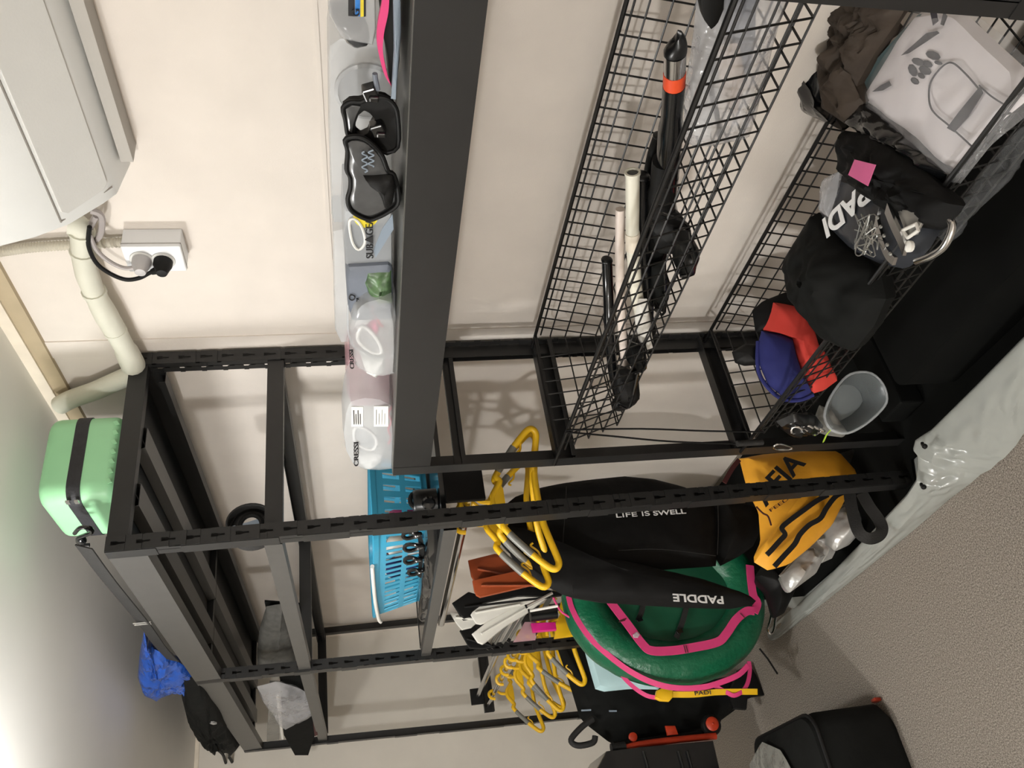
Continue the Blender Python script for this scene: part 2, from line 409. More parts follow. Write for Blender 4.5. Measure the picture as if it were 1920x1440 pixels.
# ------------------------------------------------------------------ wire baskets
def basket(x0, x1, y0, y1, zt, zb, label):
    root = thing('wire_basket', ((x0 + x1) / 2, (y0 + y1) / 2, zb), label, 'basket', 'wire baskets on the low rack')
    b0, b1 = y0 + .045, y1 - .03; rim = G()
    rim.tube([(x0, y0, zt), (x1, y0, zt), (x1, y1, zt), (x0, y1, zt)], .0042, 8, closed=True)
    rim.tube([(x0 + .004, y0 + .002, zt - .012), (x1, y0 + .002, zt - .012)], .002, 6); rim.tube([(x0 + .004, y1 - .002, zt - .012), (x1, y1 - .002, zt - .012)], .002, 6)
    rim.tube([(x0 - .06, y0, zt + .0), (x0, y0, zt)], .004, 6); rim.tube([(x0 - .06, y1, zt), (x0, y1, zt)], .004, 6)
    mk('rim', rim, 'wire', root)
    g = G(); p = .034; n = int((x1 - x0) / p); r = .0018
    for i in range(1, n):
        x = x0 + i * p; g.tube([(x, y0, zt), (x, b0, zb), (x, b1, zb), (x, y1, zt)], r, 5)
    for k in range(1, 5):
        f = k / 4
        g.tube([(x0 + .02 * f, y0 + (b0 - y0) * f, zt + (zb - zt) * f), (x1, y0 + (b0 - y0) * f, zt + (zb - zt) * f)], r, 5)
        g.tube([(x0 + .02 * f, y1 + (b1 - y1) * f, zt + (zb - zt) * f), (x1, y1 + (b1 - y1) * f, zt + (zb - zt) * f)], r, 5)
        for xx, s in ((x0, 1), (x1, -1)):
            g.tube([(xx + s * .02 * f, y0 + (b0 - y0) * f, zt + (zb - zt) * f), (xx + s * .02 * f, y1 + (b1 - y1) * f, zt + (zb - zt) * f)], r, 5)
    m = int((b1 - b0) / p)
    for j in range(1, m):
        y = b0 + (b1 - b0) * j / m; g.tube([(x0, y, zt), (x0 + .02, y, zb), (x1 - .02, y, zb), (x1, y, zt)], r, 5)
    o = mk('wire_mesh', g, 'wire', root); o['kind'] = 'stuff'
    return root
basket(.125, XR - .03, .094, .41, .868, .732, 'upper black wire basket holding pipes and bagged gear')
basket(.125, XR - .03, .094, .41, .418, .275, 'lower black wire basket full of folded clothes')

# ------------------------------------------------------------------ air conditioner, pipes, socket
AX, AR = .55, 1.75
prof = [(.498, 1.672), (.421, 1.686), (.398, 1.704), (.348, 1.752), (.318, 1.80), (.298, 1.85), (.287, 1.91), (.29, 1.965), (.305, 1.985), (.498, 1.985)]
ac = thing('air_conditioner', ((AX + AR) / 2, .4, 1.672), 'white wall-mounted air conditioner high on the back wall', 'air conditioner')
g = G(); g.loft([[V((AX + .006, .4 + (y - .4) * .97, 1.83 + (z - 1.83) * .97)) for y, z in prof], [V((AX + .012, y, z)) for y, z in prof], [V((AR, y, z)) for y, z in prof]])
mk('body', g, 'acwhite', ac, bevel=.003)
# swinging vane standing just proud of the lower front
va, vb = V((0, .4125, 1.6935)), V((0, .3455, 1.7585)); nv = V((0, -.7, -.72)) * .0035
def vane_pt(x, f): return V((x, 0, 0)) + va.lerp(vb, f)
out = [vane_pt(AX + .045, .02), vane_pt(AX + .036, .12), vane_pt(AX + .030, .9), vane_pt(AX + .04, 1), vane_pt(AR - .04, 1), vane_pt(AR - .04, 0)]
g = G().loft([[p for p in out], [p + nv for p in out]]); mk('vane', g, 'acvane', ac, bevel=.0012)
g = G().tube([vane_pt(AX + .02, 1.06) + nv * .2, vane_pt(AR - .03, 1.06) + nv * .2], .0016, 6)
g.tube([vane_pt(AX + .022, 1.06) + nv * .2, vane_pt(AX + .030, -.05) + nv * .2], .0016, 6); mk('panel_gap', g, 'acdark', ac)
mk('mounting_plate', G().box((AX + .05, .455, 1.655), (AR, .5, 1.675)), 'acback', ac, smooth=False)
g = G().tube(smooth_path(pl([(170, 395), (190, 405), (188, 440), (172, 452), (168, 430), (180, 405)], y=.455), 5), .006, 8)
mk('cable_loop', g, 'cord', ac)

pp = pl([(128, 418), (150, 425), (154, 450), (157, 485), (167, 525), (190, 575), (215, 618), (238, 660), (252, 690)], y=.455)
r = [.021] * 3 + [.0215, .022, .024, .0225, .026, .022]
pipe = thing('insulated_pipe', pp[0], 'cream wrapped coolant pipe curving from air conditioner to tall rack', 'pipe')
P2 = smooth_path(pp, 5); mk('wrapping', G().tube(P2, [r[min(8, i // 5)] * (1 + .06 * noise.noise(P2[i] * 30)) for i in range(len(P2))], 14), 'pipe', pipe)
for i in (7, 13, 22, 30): mk('tape_band', G().tube([P2[i], P2[i] + (P2[i + 1] - P2[i]) * .5], .0242, 14), 'pipe', pipe)
p3 = pl([(112, 760), (135, 748), (180, 732), (225, 712), (252, 700)], y=.455)
one('drain_pipe', G().tube(smooth_path(p3, 4), .0225, 14), 'pipe', 'cream pipe rising to dark hole in ceiling corner behind mint case', 'pipe')
h = at(112, 762, y=.498); one('pipe_hole', G().lathe(h + V((0, -.004, 0)), (0, 1, 0), [(.001, -.002), (.03, -.002), (.033, .003), (.001, .004)]), 'inkblack', 'dark round pipe hole beside the ceiling trim', 'hole')
cpts = [at(0, 472, y=.482), at(60, 464, y=.482), at(140, 459, y=.482), at(232, 454, y=.482)]
P4 = smooth_path(cpts, 26); one('conduit', G().tube(P4, [.0085 if i % 2 else .0105 for i in range(len(P4))], 10), 'conduit', 'beige corrugated conduit running down from ceiling to the socket box', 'conduit')

p = at(230, 424, y=WY); q = at(352, 500, y=.5); sx1 = p.x; zt = p.z; 
fy = .452; c1 = at(225, 463, y=fy); c2 = at(338, 463, y=fy); c3 = at(353, 511, y=fy)
sx1 = c1.x; sx0 = c3.x + .004; zt, zb = c1.z, c2.z
sock = thing('socket_box', ((sx0 + sx1) / 2, .476, zb), 'white surface socket box with two plugs on back wall', 'socket')
mk('box', G().box((sx0, fy, zb), (sx1, WY, zt)), 'socket', sock, smooth=False, bevel=.0025)
mk('cover_seam', G().box((sx0 - .0005, fy + .008, zb - .0005), (sx1 + .0005, fy + .0095, zt + .0005)), 'acdark', sock, smooth=False)
for (a, b), m, nm in (((266, 487), 'plug', 'grey'), ((306, 489), 'black', 'black')):
    c = at(a, b, y=fy - .001)
    mk('socket_well', G().lathe(c, (0, -1, 0), [(.0005, .0005), (.0225, .0005), (.0215, .002), (.019, .0021), (.0005, .0021)], 24), 'acvane', sock)
    pg = thing('plug', c, nm + (' round plug' if nm == 'grey' else ' angled plug') + ' in the white socket box, its cord rising to the air conditioner', 'plug')
    mk('plug_body', G().lathe(c, (0, -1, 0), [(.018, .0015), (.018, .012), (.014, .022), (.010, .034), (.001, .035)], 20), m, pg)
    path = [c + V((0, -.03, 0))] + (pl([(262, 500), (235, 503), (208, 492), (182, 470), (168, 440)], y=.44) if nm == 'grey' else pl([(285, 510), (262, 521), (235, 524), (205, 512), (180, 492), (166, 460), (168, 425)], y=.435))
    mk('cord', G().tube(smooth_path(path, 6), .0042, 8), 'cord' if nm == 'grey' else 'black', pg)
    mk('strain_relief', G().tube([c + V((0, -.02, 0)), path[1]], [.010, .006], 10), m, pg)

# ------------------------------------------------------------------ on top of the tall rack
cx0, cx1, cy0, cy1, cz0, cz1 = -.235, -.018, .135, .345, H, 1.957
def rrect(x0, x1, y0, y1, z, r, n=6):
    o = []
    for cx, cy, a0 in ((x1 - r, y1 - r, 0), (x0 + r, y1 - r, 1), (x0 + r, y0 + r, 2), (x1 - r, y0 + r, 3)):
        for i in range(n + 1):
            a = (a0 + i / n) * math.pi / 2; o.append(V((cx + r * math.cos(a), cy + r * math.sin(a), z)))
    return o
def shell(z0, z1, up, e=.022):
    R = []
    for i in range(6):
        f = i / 5 * math.pi / 2; ins = e * (1 - math.cos(f)); h = e * math.sin(f)
        R.append((ins, h))
    if up: return [rrect(cx0 + 0, cx1, cy0, cy1, z0, .038)] + [rrect(cx0 + a, cx1 - a, cy0 + a, cy1 - a, z1 - e + b, .038 - a * .6) for a, b in R]
    return [rrect(cx0 + a, cx1 - a, cy0 + a, cy1 - a, z0 + e - b, .038 - a * .6) for a, b in R[::-1]] + [rrect(cx0, cx1, cy0, cy1, z1, .038)]
case = thing('vanity_case', ((cx0 + cx1) / 2, .24, H), 'mint green hard-shell vanity case on top of tall rack', 'case')
mk('lid', G().loft(shell(1.897, cz1, True)), 'mint', case); mk('lower_shell', G().loft(shell(cz0 + .002, 1.872, False)), 'mint', case)
mk('zip_band', G().loft([rrect(cx0 - .002, cx1 + .002, cy0 - .002, cy1 + .002, z, .039) for z in (1.871, 1.873, 1.896, 1.898)]), 'zip', case)
for i in range(7):
    c = V((cx1 - .0015, .17 + i * .024, 1.8165)); mk('rib', G().obox(c, (.0012, 0, 0), (0, .005, .003), (0, -.0012, .004)), 'mint', case)
for yy in (1.876, 1.893): mk('zip_pull', G().obox((cx1 - .012, cy0 - .004, yy), (.006, 0, 0), (0, .002, 0), (0, 0, .004)), 'chrome', case)
hk = at(150, 1008, y=.05)
stp = pl([(158, 1018), (205, 1082), (268, 1160), (300, 1205), (330, 1232)], y=.02)
stp = [V((p.x, .012, max(p.z, 1.826))) for p in stp]
ss = smooth_path(stp, 5)
d = V((0, .012, .013))
mk('shoulder_strap', G().bar(ss, (0, .006, .0165), (0, -.0012, .0006)), 'strap', case, label='dark webbing strap with a steel slider hanging along the rack front')
b = stp[2]; fr = [b + V((-.006, -.004, -.02)), b + V((.006, -.004, -.02)), b + V((.006, -.004, .02)), b + V((-.006, -.004, .02))]
mk('slider', G().tube(fr, .0022, 8, closed=True), 'chrome', case)
g = G(); hp = pl([(140, 1000), (150, 990), (168, 990), (172, 998), (158, 1004), (146, 1010), (150, 1022), (168, 1022)], y=.06)
g.tube(smooth_path(hp, 5), .0045, 8); g.lathe(at(153, 1012, y=.06), ss[3] - ss[0], [(.006, -.01), (.009, -.006), (.009, .006), (.006, .01)], 12)
mk('swivel_hook', g, 'blackgloss', case)

one('plastic_bag', G().pillow(pl([(270, 1183), (285, 1215), (320, 1232), (352, 1252), (372, 1268), (366, 1298), (340, 1290), (318, 1300), (290, 1314), (268, 1298), (258, 1270), (262, 1225)], y=.03), (0, .03, 0), amp=.022, ns=26, seed=1, rings=9, N=60),
    'bluefilm', 'crumpled translucent blue plastic bag lying on the tall rack top', 'bag')
stuff = thing('stuff_sack', at(400, 1340, y=.02), 'black crumpled stuff sack lying at the far end of tall rack', 'bag')
mk('sack', G().pillow(pl([(342, 1272), (378, 1268), (396, 1296), (412, 1318), (424, 1345), (436, 1372), (450, 1398), (436, 1412), (424, 1396), (408, 1398), (404, 1412), (386, 1396), (366, 1372), (350, 1344), (340, 1305)], y=.015), (0, .05, 0), amp=.02, ns=16, seed=4, rings=9, N=60), 'charcoal', stuff)
g = G(); g.tube(smooth_path(pl([(408, 1405), (418, 1415), (424, 1432), (432, 1440), (436, 1432), (430, 1420)], y=.0), 5), .006, 8); g.tube(smooth_path(pl([(432, 1405), (430, 1418), (436, 1430), (430, 1440)], y=.0), 5), .005, 8)
mk('drawcord', g, 'black', stuff)
mk('cord_lock', G().obox(at(400, 1354, y=-.03), (.012, 0, .004), (0, .006, 0), (-.002, 0, .006)), 'silver', stuff)

# ------------------------------------------------------------------ second level of the tall rack
coil = thing('cable_coil', at(470, 985, x=-.15), 'coil of flat black strap hanging beside the front post', 'coil')
c = at(472, 988, x=-.16)
for i, rr in enumerate((.050, .043, .036, .029)):
    ring = [c + V((.004 * i, .82 * rr * math.cos(a * .2094), rr * .95 * math.sin(a * .2094) * (1 - .05 * i))) for a in range(30)]
    mk('turn', G().tube(ring, .0055, 8, closed=True), 'black' if i % 2 else 'strap', coil)
mk('inner_band', G().loft([[c + V((x, .82 * rr * math.cos(a * .2094), rr * .95 * math.sin(a * .2094))) for a in range(30)] for x, rr in ((-.03, .05), (.03, .052), (.03, .056), (-.03, .056), (-.03, .05))], cap=False), 'strap', coil)
mk('strap_end', G().bar(smooth_path([c + V((.01, -.005, .04)), c + V((.012, .0, .01)), c + V((.01, .012, -.03))], 4), (.0, .006, 0), (.0015, 0, 0)), 'dusk', coil)

FP, FN = V((-.9, .2, 1.55)), V((.1822, -.983, 0)).normalized()
def fp(pts, off=0): return [on(a, b, FP, FN) + FN * off for a, b in pts]
fin = thing('long_fin', fp([(545, 1300)])[0], 'long charcoal fin blade poking past the far post in a plastic bag', 'fin')
mk('blade', G().prism(fp([(496, 1130), (525, 1275), (530, 1375), (553, 1417), (578, 1417), (590, 1380), (586, 1275), (562, 1135)]), FN * -.012, .2, .98), 'charcoal', fin, smooth=False)
mk('edge_strip', G().tube(fp([(520, 1300), (525, 1345), (530, 1383)], .002), .006, 8), 'white', fin)
mk('red_mark', G().prism(fp([(590, 1350), (596, 1375), (590, 1378), (587, 1352)], .003), FN * .004, .2, .9), 'maroon', fin)
mk('grey_panel', G().prism(fp([(505, 1290), (520, 1290), (524, 1388), (500, 1392)]), FN * -.03, .2, .98), 'greyfilm', fin)
one('clear_bag', G().pillow(fp([(482, 1272), (520, 1262), (560, 1275), (590, 1292), (597, 1312), (588, 1325), (560, 1340), (535, 1354), (522, 1345), (508, 1318), (490, 1295)], .03), FN * .03, amp=.012, ns=18, seed=8), 'film', 'clear plastic bag pulled over the long charcoal fin', 'bag')
one('mesh_bag', G().pillow(fp([(500, 1118), (530, 1112), (545, 1150), (556, 1200), (562, 1248), (484, 1252), (483, 1200), (488, 1158)], .035), FN * .03, amp=.012, ns=18, seed=9), 'greymesh', 'dark grey mesh bag on the second level above the blue basket', 'bag')

# ------------------------------------------------------------------ third level: basket, goggles, housing
bx0, bx1, by0, by1, bz0, bz1 = -.84, -.22, .07, .33, 1.122, 1.262
blue = thing('storage_basket', ((bx0 + bx1) / 2, .2, bz0), 'turquoise slotted plastic basket with white handle on third level', 'basket')
def bring(f, ins=0.0):  # horizontal rounded outline at height fraction f, tapered
    t = .035 * (1 - f) + ins; return rrect(bx0 + t, bx1 - t, by0 + t * .8, by1 - t * .8, bz0 + (bz1 - bz0) * f, .07 - t * .5, 7)
g = G(); g.loft([bring(0, .012), bring(0, 0), bring(.1), bring(.1, .003), bring(.02, .012)])
def band(f0, f1): g.loft([bring(f0), bring(f1), bring(f1, .003), bring(f0, .003), bring(f0)], cap=False)
band(0, .12); band(.40, .50); band(.80, 1)
mk('basket_body', g, 'blue', blue)
g = G()
for f0, f1 in ((.12, .40), (.50, .80)):
    N = 92; a0 = resample(bring(f0), N); a1 = resample(bring(f1), N); b0 = resample(bring(f0, .003), N); b1 = resample(bring(f1, .003), N)
    for i in range(0, N, 2):
        j = (i + 1) % N; g.hexa([a0[i], a0[j], b0[j], b0[i], a1[i], a1[j], b1[j], b1[i]])
o = mk('slat', g, 'blue', blue); o['kind'] = 'stuff'
mk('rim', G().loft([bring(.93, -.004), bring(1.02, -.006), bring(1.04, 0), bring(1.02, .006), bring(.93, .004), bring(.93, -.004)], cap=False), 'blue', blue)
hp = pl([(698, 1062), (700, 1090), (704, 1130), (710, 1160), (714, 1166)], y=.06); mk('handle', G().tube(smooth_path(hp, 4), .0055, 10), 'white', blue)
cols = [('pink', 'pink bottle'), ('yellow', 'yellow bottle'), ('white', 'white bottle'), ('maroon', 'dark red bottle'), ('navy', 'navy bottle'), ('whitepipe', 'cream bottle')]
for i, (m, nm) in enumerate(cols):
    c = V((-.30 - i * .082, .155 + .03 * (i % 2), bz0 + .012))
    b = thing('bottle', c, nm + ' standing inside the turquoise basket', 'bottle', 'bottles in the turquoise basket')
    mk('bottle_body', G().lathe(c, (0, 0, 1), [(.02, 0), (.029, .006), (.03, .07), (.024, .085), (.012, .092)], 16), m, b)
    mk('cap', G().lathe(c + V((0, 0, .092)), (0, 0, 1), [(.013, 0), (.013, .016), (.01, .02), (.001, .02)], 12), 'white', b)
gog = thing('swim_goggles', at(775, 1040, y=.03), 'black swim goggles hanging over the front of third level', 'goggles')
for a, b, rr in ((772, 1003, .016), (776, 1026, .018), (774, 1050, .016), (780, 1072, .015)):
    c = at(a, b, y=.035); mk('eyepiece' if b < 1030 else 'strap_loop', G().tube([c + V((rr * .85 * math.cos(k * .4189), 0.003 * math.sin(k * .8), rr * 1.25 * math.sin(k * .4189))) for k in range(15)], .005, 8, closed=True), 'blackgloss', gog)
mk('head_strap', G().bar(smooth_path(pl([(772, 985), (788, 1010), (790, 1050), (787, 1082)], y=.04), 5), (.0, .004, .006), (0, .001, 0)), 'black', gog)
one('wetsuit_roll', G().pillow(pl([(800, 985), (842, 985), (838, 1040), (818, 1110), (803, 1165), (785, 1165), (785, 1100), (790, 1030)], y=.05), (0, .03, 0), amp=.012, ns=16, seed=3), 'blackgloss', 'glossy folded black neoprene lying along third level edge', 'clothing')
hs = thing('camera_housing', at(815, 950, x=-.08), 'small black housing with ring handle on the third level by front post', 'housing')
c = at(815, 940, x=-.09); c.z = 1.118
mk('body', G().lathe(c, (0, 0, 1), [(.02, .0), (.03, .002), (.03, .05), (.027, .056), (.001, .056)], 22), 'blackplastic', hs)
mk('lens_port', G().lathe(c + V((.02, -.012, .022)), (.85, -.5, .1), [(.014, 0), (.016, .012), (.012, .016), (.001, .014)], 16), 'blackgloss', hs)
rc = at(782, 938, x=-.09); mk('ring_handle', G().tube([rc + V((0, .020 * math.cos(k * .3491), .016 * math.sin(k * .3491))) for k in range(18)], .0055, 8, closed=True), 'black', hs)

# ------------------------------------------------------------------ helpers for soft goods
def ribbon(g, pts, nrm, w, t=.0012, k=5):
    P = smooth_path(pts, k) if k > 1 else [V(p) for p in pts]; nrm = V(nrm).normalized(); vs_ = []; m = len(P)
    for i in range(m):
        tg = (P[min(i + 1, m - 1)] - P[max(i - 1, 0)]).normalized(); sd = tg.cross(nrm).normalized() * w; n2 = sd.cross(tg).normalized() * t
        vs_ += [P[i] - sd - n2, P[i] + sd - n2, P[i] + sd + n2, P[i] - sd + n2]
    fs = []
    for i in range(m - 1):
        for j in range(4): fs.append((i * 4 + j, i * 4 + (j + 1) % 4, i * 4 + 4 + (j + 1) % 4, i * 4 + 4 + j))
    g.add(vs_, fs + [(3, 2, 1, 0), tuple((m - 1) * 4 + j for j in range(4))]); return g
def tubepx(px, r, n=10, k=5, **kw):
    return G().tube(smooth_path(pl(px, **kw), k), r, n)
def tubey(px, r, n=10, k=5):  # (px, py, y) triples
    return G().tube(smooth_path([at(a, b, y=c) for a, b, c in px], k), r, n)
YD = lambda d: V((0, d, 0))

# ------------------------------------------------------------------ shelf top of the low rack: mask cases and masks
def mask_inside(name_lbl, loops, skirt, y, m_fr='frostmask', cord=None, tint=None):
    t = thing('dive_mask', at(*skirt[0], y=y), name_lbl, 'mask', 'white masks packed in clear cases')
    for L in loops:
        c = pl(L, y=y); mk('frame', G().tube(smooth_path(c, 4, True), .0035, 8, closed=True), 'frostmask', t)
        mk('lens', G().prism(c, YD(.003), .2, .95), 'lensclear', t)
    mk('skirt', G().pillow(pl(skirt, y=y + .03), YD(.022), amp=.008, ns=30, N=36), 'frostmask', t)
    if tint: mk('tinted_frame', G().pillow(pl(tint, y=y + .012), YD(.01), amp=.004, ns=30, N=30), 'pink', t)
    if cord: mk('cord', tubepx(cord, .0022, 6, 4, y=y - .006), 'redcord', t)
    return t
y0 = .128
c1o = [(738, 884), (715, 887), (685, 886), (662, 876), (648, 850), (643, 815), (647, 778), (655, 755), (680, 747), (712, 750), (736, 762), (742, 800), (742, 850)]
cs = thing('mask_case', at(738, 820, y=.17), 'milky mask case with white labels at the left end of the low shelf', 'case', 'clear mask cases on the low rack')
mk('shell', G().prism(pl(c1o, y=y0), YD(.10), .16, .86, 48), 'frost', cs)
text('CRESSI', cs, 'inkblack', at(672, 873, y=y0 - .001), at(672, 829, y=y0 - .001), (0, 0, 1), cap=.0095, bold=.006)
for a, b, c, d in ((659, 800, 681, 763), (701, 800, 728, 762)):
    q = [at(a, b, y=y0 - .0015), at(c, b, y=y0 - .0015), at(c, d, y=y0 - .0015), at(a, d, y=y0 - .0015)]
    lb = mk('paper_label', G().prism(q, YD(.001), .2, .995), 'label', cs, smooth=False, label='white printed paper label')
    g = G()
    for i in range(4):
        x = a + 4 + i * (c - a - 6) / 4; g.box(*[tuple(v) for v in (lambda p, r: (V((min(p.x, r.x), p.y - .0012, min(p.z, r.z))), V((max(p.x, r.x), p.y - .0004, max(p.z, r.z)))))(at(x, b - 5, y=y0 - .0015), at(x + .8, d + 6 + 7 * (i % 2), y=y0 - .0015))])
    mk('printed_lines', g, 'ink', lb, smooth=False)['kind'] = 'stuff'
g = G()
for i in range(6): g.obox(at(742, 770 + i * 20, y=y0 + .012), (.006, 0, 0), (0, .003, 0), (0, 0, .004))
mk('foot_stud', g, 'frost', cs, smooth=False)['kind'] = 'stuff'
mask_inside('white clear-lensed mask inside the milky case with paper labels', [[(668, 800), (690, 806), (706, 824), (700, 842), (680, 838), (664, 822)]], [(672, 838), (700, 840), (724, 835), (716, 862), (690, 872), (668, 862)], y0 + .04,
            cord=[(735, 762), (728, 775), (734, 790), (728, 805), (734, 820), (728, 832)])

c2o = [(741, 706), (715, 712), (690, 706), (668, 694), (656, 668), (655, 620), (663, 590), (682, 570), (712, 562), (736, 568), (743, 600), (744, 660)]
cs = thing('mask_case', at(740, 640, y=.17), 'clear mask case with red cord beside the grey pouch', 'case', 'clear mask cases on the low rack')
mk('shell', G().prism(pl(c2o, y=y0), YD(.10), .16, .86, 48), 'clearcase', cs)
mk('seam', G().tube(smooth_path([q + YD(.05) for q in pl(c2o, y=y0)], 3, True), .0022, 8, closed=True), 'frost', cs)
text('CRESSI', cs, 'inkblack', at(664, 690, y=y0 - .001), at(662, 655, y=y0 - .001), (0, 0, 1), cap=.007, bold=.006)
mask_inside('white and pink mask inside the clear case with red cord', [[(672, 622), (680, 612), (696, 622), (712, 645), (714, 660), (698, 660), (680, 648), (671, 636)]], [(674, 658), (700, 662), (722, 660), (722, 690), (704, 703), (684, 692)], y0 + .03,
            cord=[(698, 570), (699, 585), (707, 596), (712, 606), (718, 612)], tint=[(684, 612), (706, 596), (712, 612), (706, 632), (694, 628)])

cs = thing('mask_case', at(735, 725, y=.24), 'pale pink clear case standing behind between two mask cases', 'case', 'clear mask cases on the low rack')
mk('shell', G().prism(pl([(735, 765), (660, 765), (650, 740), (648, 700), (655, 668), (735, 668)], y=.22), YD(.09), .15, .88, 40), 'pinkclear', cs)

y0 = .15
ps = thing('mask_case', at(736, 560, y=.2), 'grey case with camouflage mask showing beside the white box', 'case')
mk('shell', G().prism(pl([(737, 603), (660, 606), (652, 580), (648, 520), (652, 503), (734, 498), (738, 520)], y=y0), YD(.10), .14, .88, 40), 'slate', ps)
mk('camouflage_skirt', G().pillow(pl([(688, 506), (734, 504), (736, 570), (712, 566), (690, 548), (682, 526)], y=y0 + .004), YD(.014), amp=.008, ns=40), 'camo', ps)
c = at(660, 558, y=y0 - .002); mk('round_mark', G().tube([c + V((.0065 * math.cos(i * .3142), 0, .0045 * math.sin(i * .3142))) for i in range(20)], .001, 6, closed=True), 'inkblack', ps)
g = G()
for k in (0, 5, 10): g.tube(pl([(669, 584 - k * .4), (669 + k, 560 + k), (690, 566 + k)], y=y0 - .002), .0012, 6)
mk('corner_mark', g, 'inkblack', ps)['kind'] = 'stuff'

y0 = .16
sb = thing('mask_box', at(736, 450, y=.2), 'white frosted box with yellow dot left of the black masks', 'box')
mk('shell', G().prism(pl([(737, 500), (655, 503), (647, 498), (643, 450), (645, 392), (735, 388)], y=y0), YD(.10), .10, .93, 40), 'frost', sb)
mk('printed_swoosh', G().prism(pl([(736, 402), (738, 430), (704, 484), (700, 470), (716, 430)], y=y0 - .001), YD(.001), .2, .99), 'dusk', sb, smooth=False)
mk('yellow_dot', G().prism([at(686, 405, y=y0 - .001) + V((.024 * math.cos(i * .2618), 0, .018 * math.sin(i * .2618))) for i in range(24)], YD(.001), .2, .99), 'labelyellow', sb, smooth=False)
text('SUB\u25b2GEAR', sb, 'inkblack', at(700, 483, y=y0 - .003), at(699, 398, y=y0 - .003), (0, 0, 1), cap=.011)
mk('printed_mask', G().tube(smooth_path(pl([(655, 415), (668, 412), (680, 430), (684, 455), (672, 468), (660, 452)], y=y0 - .002), 4, True), .0022, 6, closed=True), 'label', sb)

# two big black masks
y0 = .118
mA = [(647, 263), (660, 256), (680, 258), (700, 272), (717, 293), (727, 320), (738, 327), (746, 355), (746, 382), (727, 398), (707, 408), (693, 412), (673, 405), (657, 393), (652, 373), (657, 353), (657, 333), (650, 317), (652, 283)]
def shrink(P, k, dx=0, dy=0):
    cx, cy = sum(a for a, b in P) / len(P), sum(b for a, b in P) / len(P); return [(cx + (a - cx) * k + dx, cy + (b - cy) * k + dy) for a, b in P]
t = thing('dive_mask', at(744, 340, y=.16), 'black mask facing out with grey lens and pale scribble lettering', 'mask', 'black masks on the low rack')
mk('skirt', G().loft([resample(q, 48) for q in (pl(shrink(mA, .93), y=y0), pl(mA, y=y0 + .004), pl(mA, y=y0 + .012), pl(shrink(mA, .84, 12), y=y0 + .05), pl(shrink(mA, .6, 14), y=y0 + .085))]), 'black', t)
mk('rim', G().tube(smooth_path(pl(mA, y=y0), 3, True), .0032, 8, closed=True), 'black', t)
mk('lens', G().pillow(pl(shrink(mA, .91, -1), y=y0 - .0005), YD(.0045), N=40), 'lensgrey', t)
mk('nose_pocket', G().pillow(pl([(680, 327), (736, 328), (742, 350), (735, 385), (722, 392), (716, 372), (706, 352), (690, 343)], y=y0 - .004), YD(.012), amp=.004, ns=30), 'black', t)
g = G()
for j, (bx, amp_) in enumerate(((684, 5), (696, 5))):
    P = [at(bx + amp_ * math.sin(i * 1.25 + j), 323 - i * (2.6 - .5 * j) - 10 * j, y=y0 - .009) for i in range(16)]; g.tube(smooth_path(P, 3), .0011, 5)
mk('script_lettering', g, 'dusk', t)['kind'] = 'stuff'
t2 = thing('dive_mask', at(744, 220, y=.17), 'black mask tilted behind the other, shelf box seen through its lens', 'mask', 'black masks on the low rack')
mB = [(643, 202), (657, 191), (677, 191), (693, 183), (720, 183), (738, 195), (746, 220), (746, 275), (720, 285), (700, 270), (680, 259), (660, 258), (652, 252), (648, 226)]
hB = [(667, 230), (672, 216), (683, 207), (693, 212), (703, 223), (695, 238), (690, 250), (677, 256), (665, 256)]
yb = .135
mk('skirt', G().ring(pl(mB, y=yb), pl(hB, y=yb), YD(.012), 44), 'black', t2)
mk('rim', G().tube(smooth_path(pl(mB, y=yb), 3, True), .003, 8, closed=True), 'black', t2)
mk('body', G().pillow(pl([(698, 188), (738, 197), (746, 220), (746, 275), (722, 284), (706, 268), (698, 248), (708, 222), (696, 208)], y=yb + .03), YD(.03), N=40), 'black', t2)
mk('grey_flange', G().prism(pl([(648, 205), (660, 198), (676, 200), (668, 216), (662, 234), (660, 250), (654, 246)], y=yb - .003), YD(.003), .3, .95), 'lensgrey', t2)
for bx, by, tt in ((694, 172, t2), (708, 240, t)):
    c = at(bx, by, y=.13); mk('buckle', G().obox(c, (.008, 0, .003), (0, .008, 0), (-.003, 0, .008)).obox(c + V((-.004, -.009, -.004)), (.004, 0, 0), (0, .002, 0), (0, 0, .006)), 'blackgloss', tt, smooth=False, bevel=.002)
    pass
one('charm_chain', tubepx([(703, 138), (704, 148), (706, 158), (708, 168)], .0032, 8, 4, y=.128), 'slate', 'small grey patterned cord end clipped to the tilted black mask', 'cord')

# translucent boxes of the back row
yk = .27
tb = thing('storage_box', at(736, 250, y=yk), 'long frosted box with round lid mark standing behind black masks', 'box')
mk('shell', G().prism(pl([(737, 420), (622, 420), (618, 300), (616, 90), (626, 72), (734, 72)], y=yk), YD(.10), .08, .95, 44), 'frost', tb)
c = at(688, 170, y=yk - .003)
mk('round_lid', G().lathe(c, (0, -1, 0), [(.001, 0), (.045, 0), (.045, .004), (.040, .006), (.040, .003), (.001, .003)], 28), 'lensclear', tb)
one('storage_box', G().prism(pl([(737, 640), (640, 645), (628, 620), (624, 430), (735, 430)], y=.285), YD(.09), .08, .95, 40), 'frost', 'frosted box behind the grey and white mask boxes', 'box')
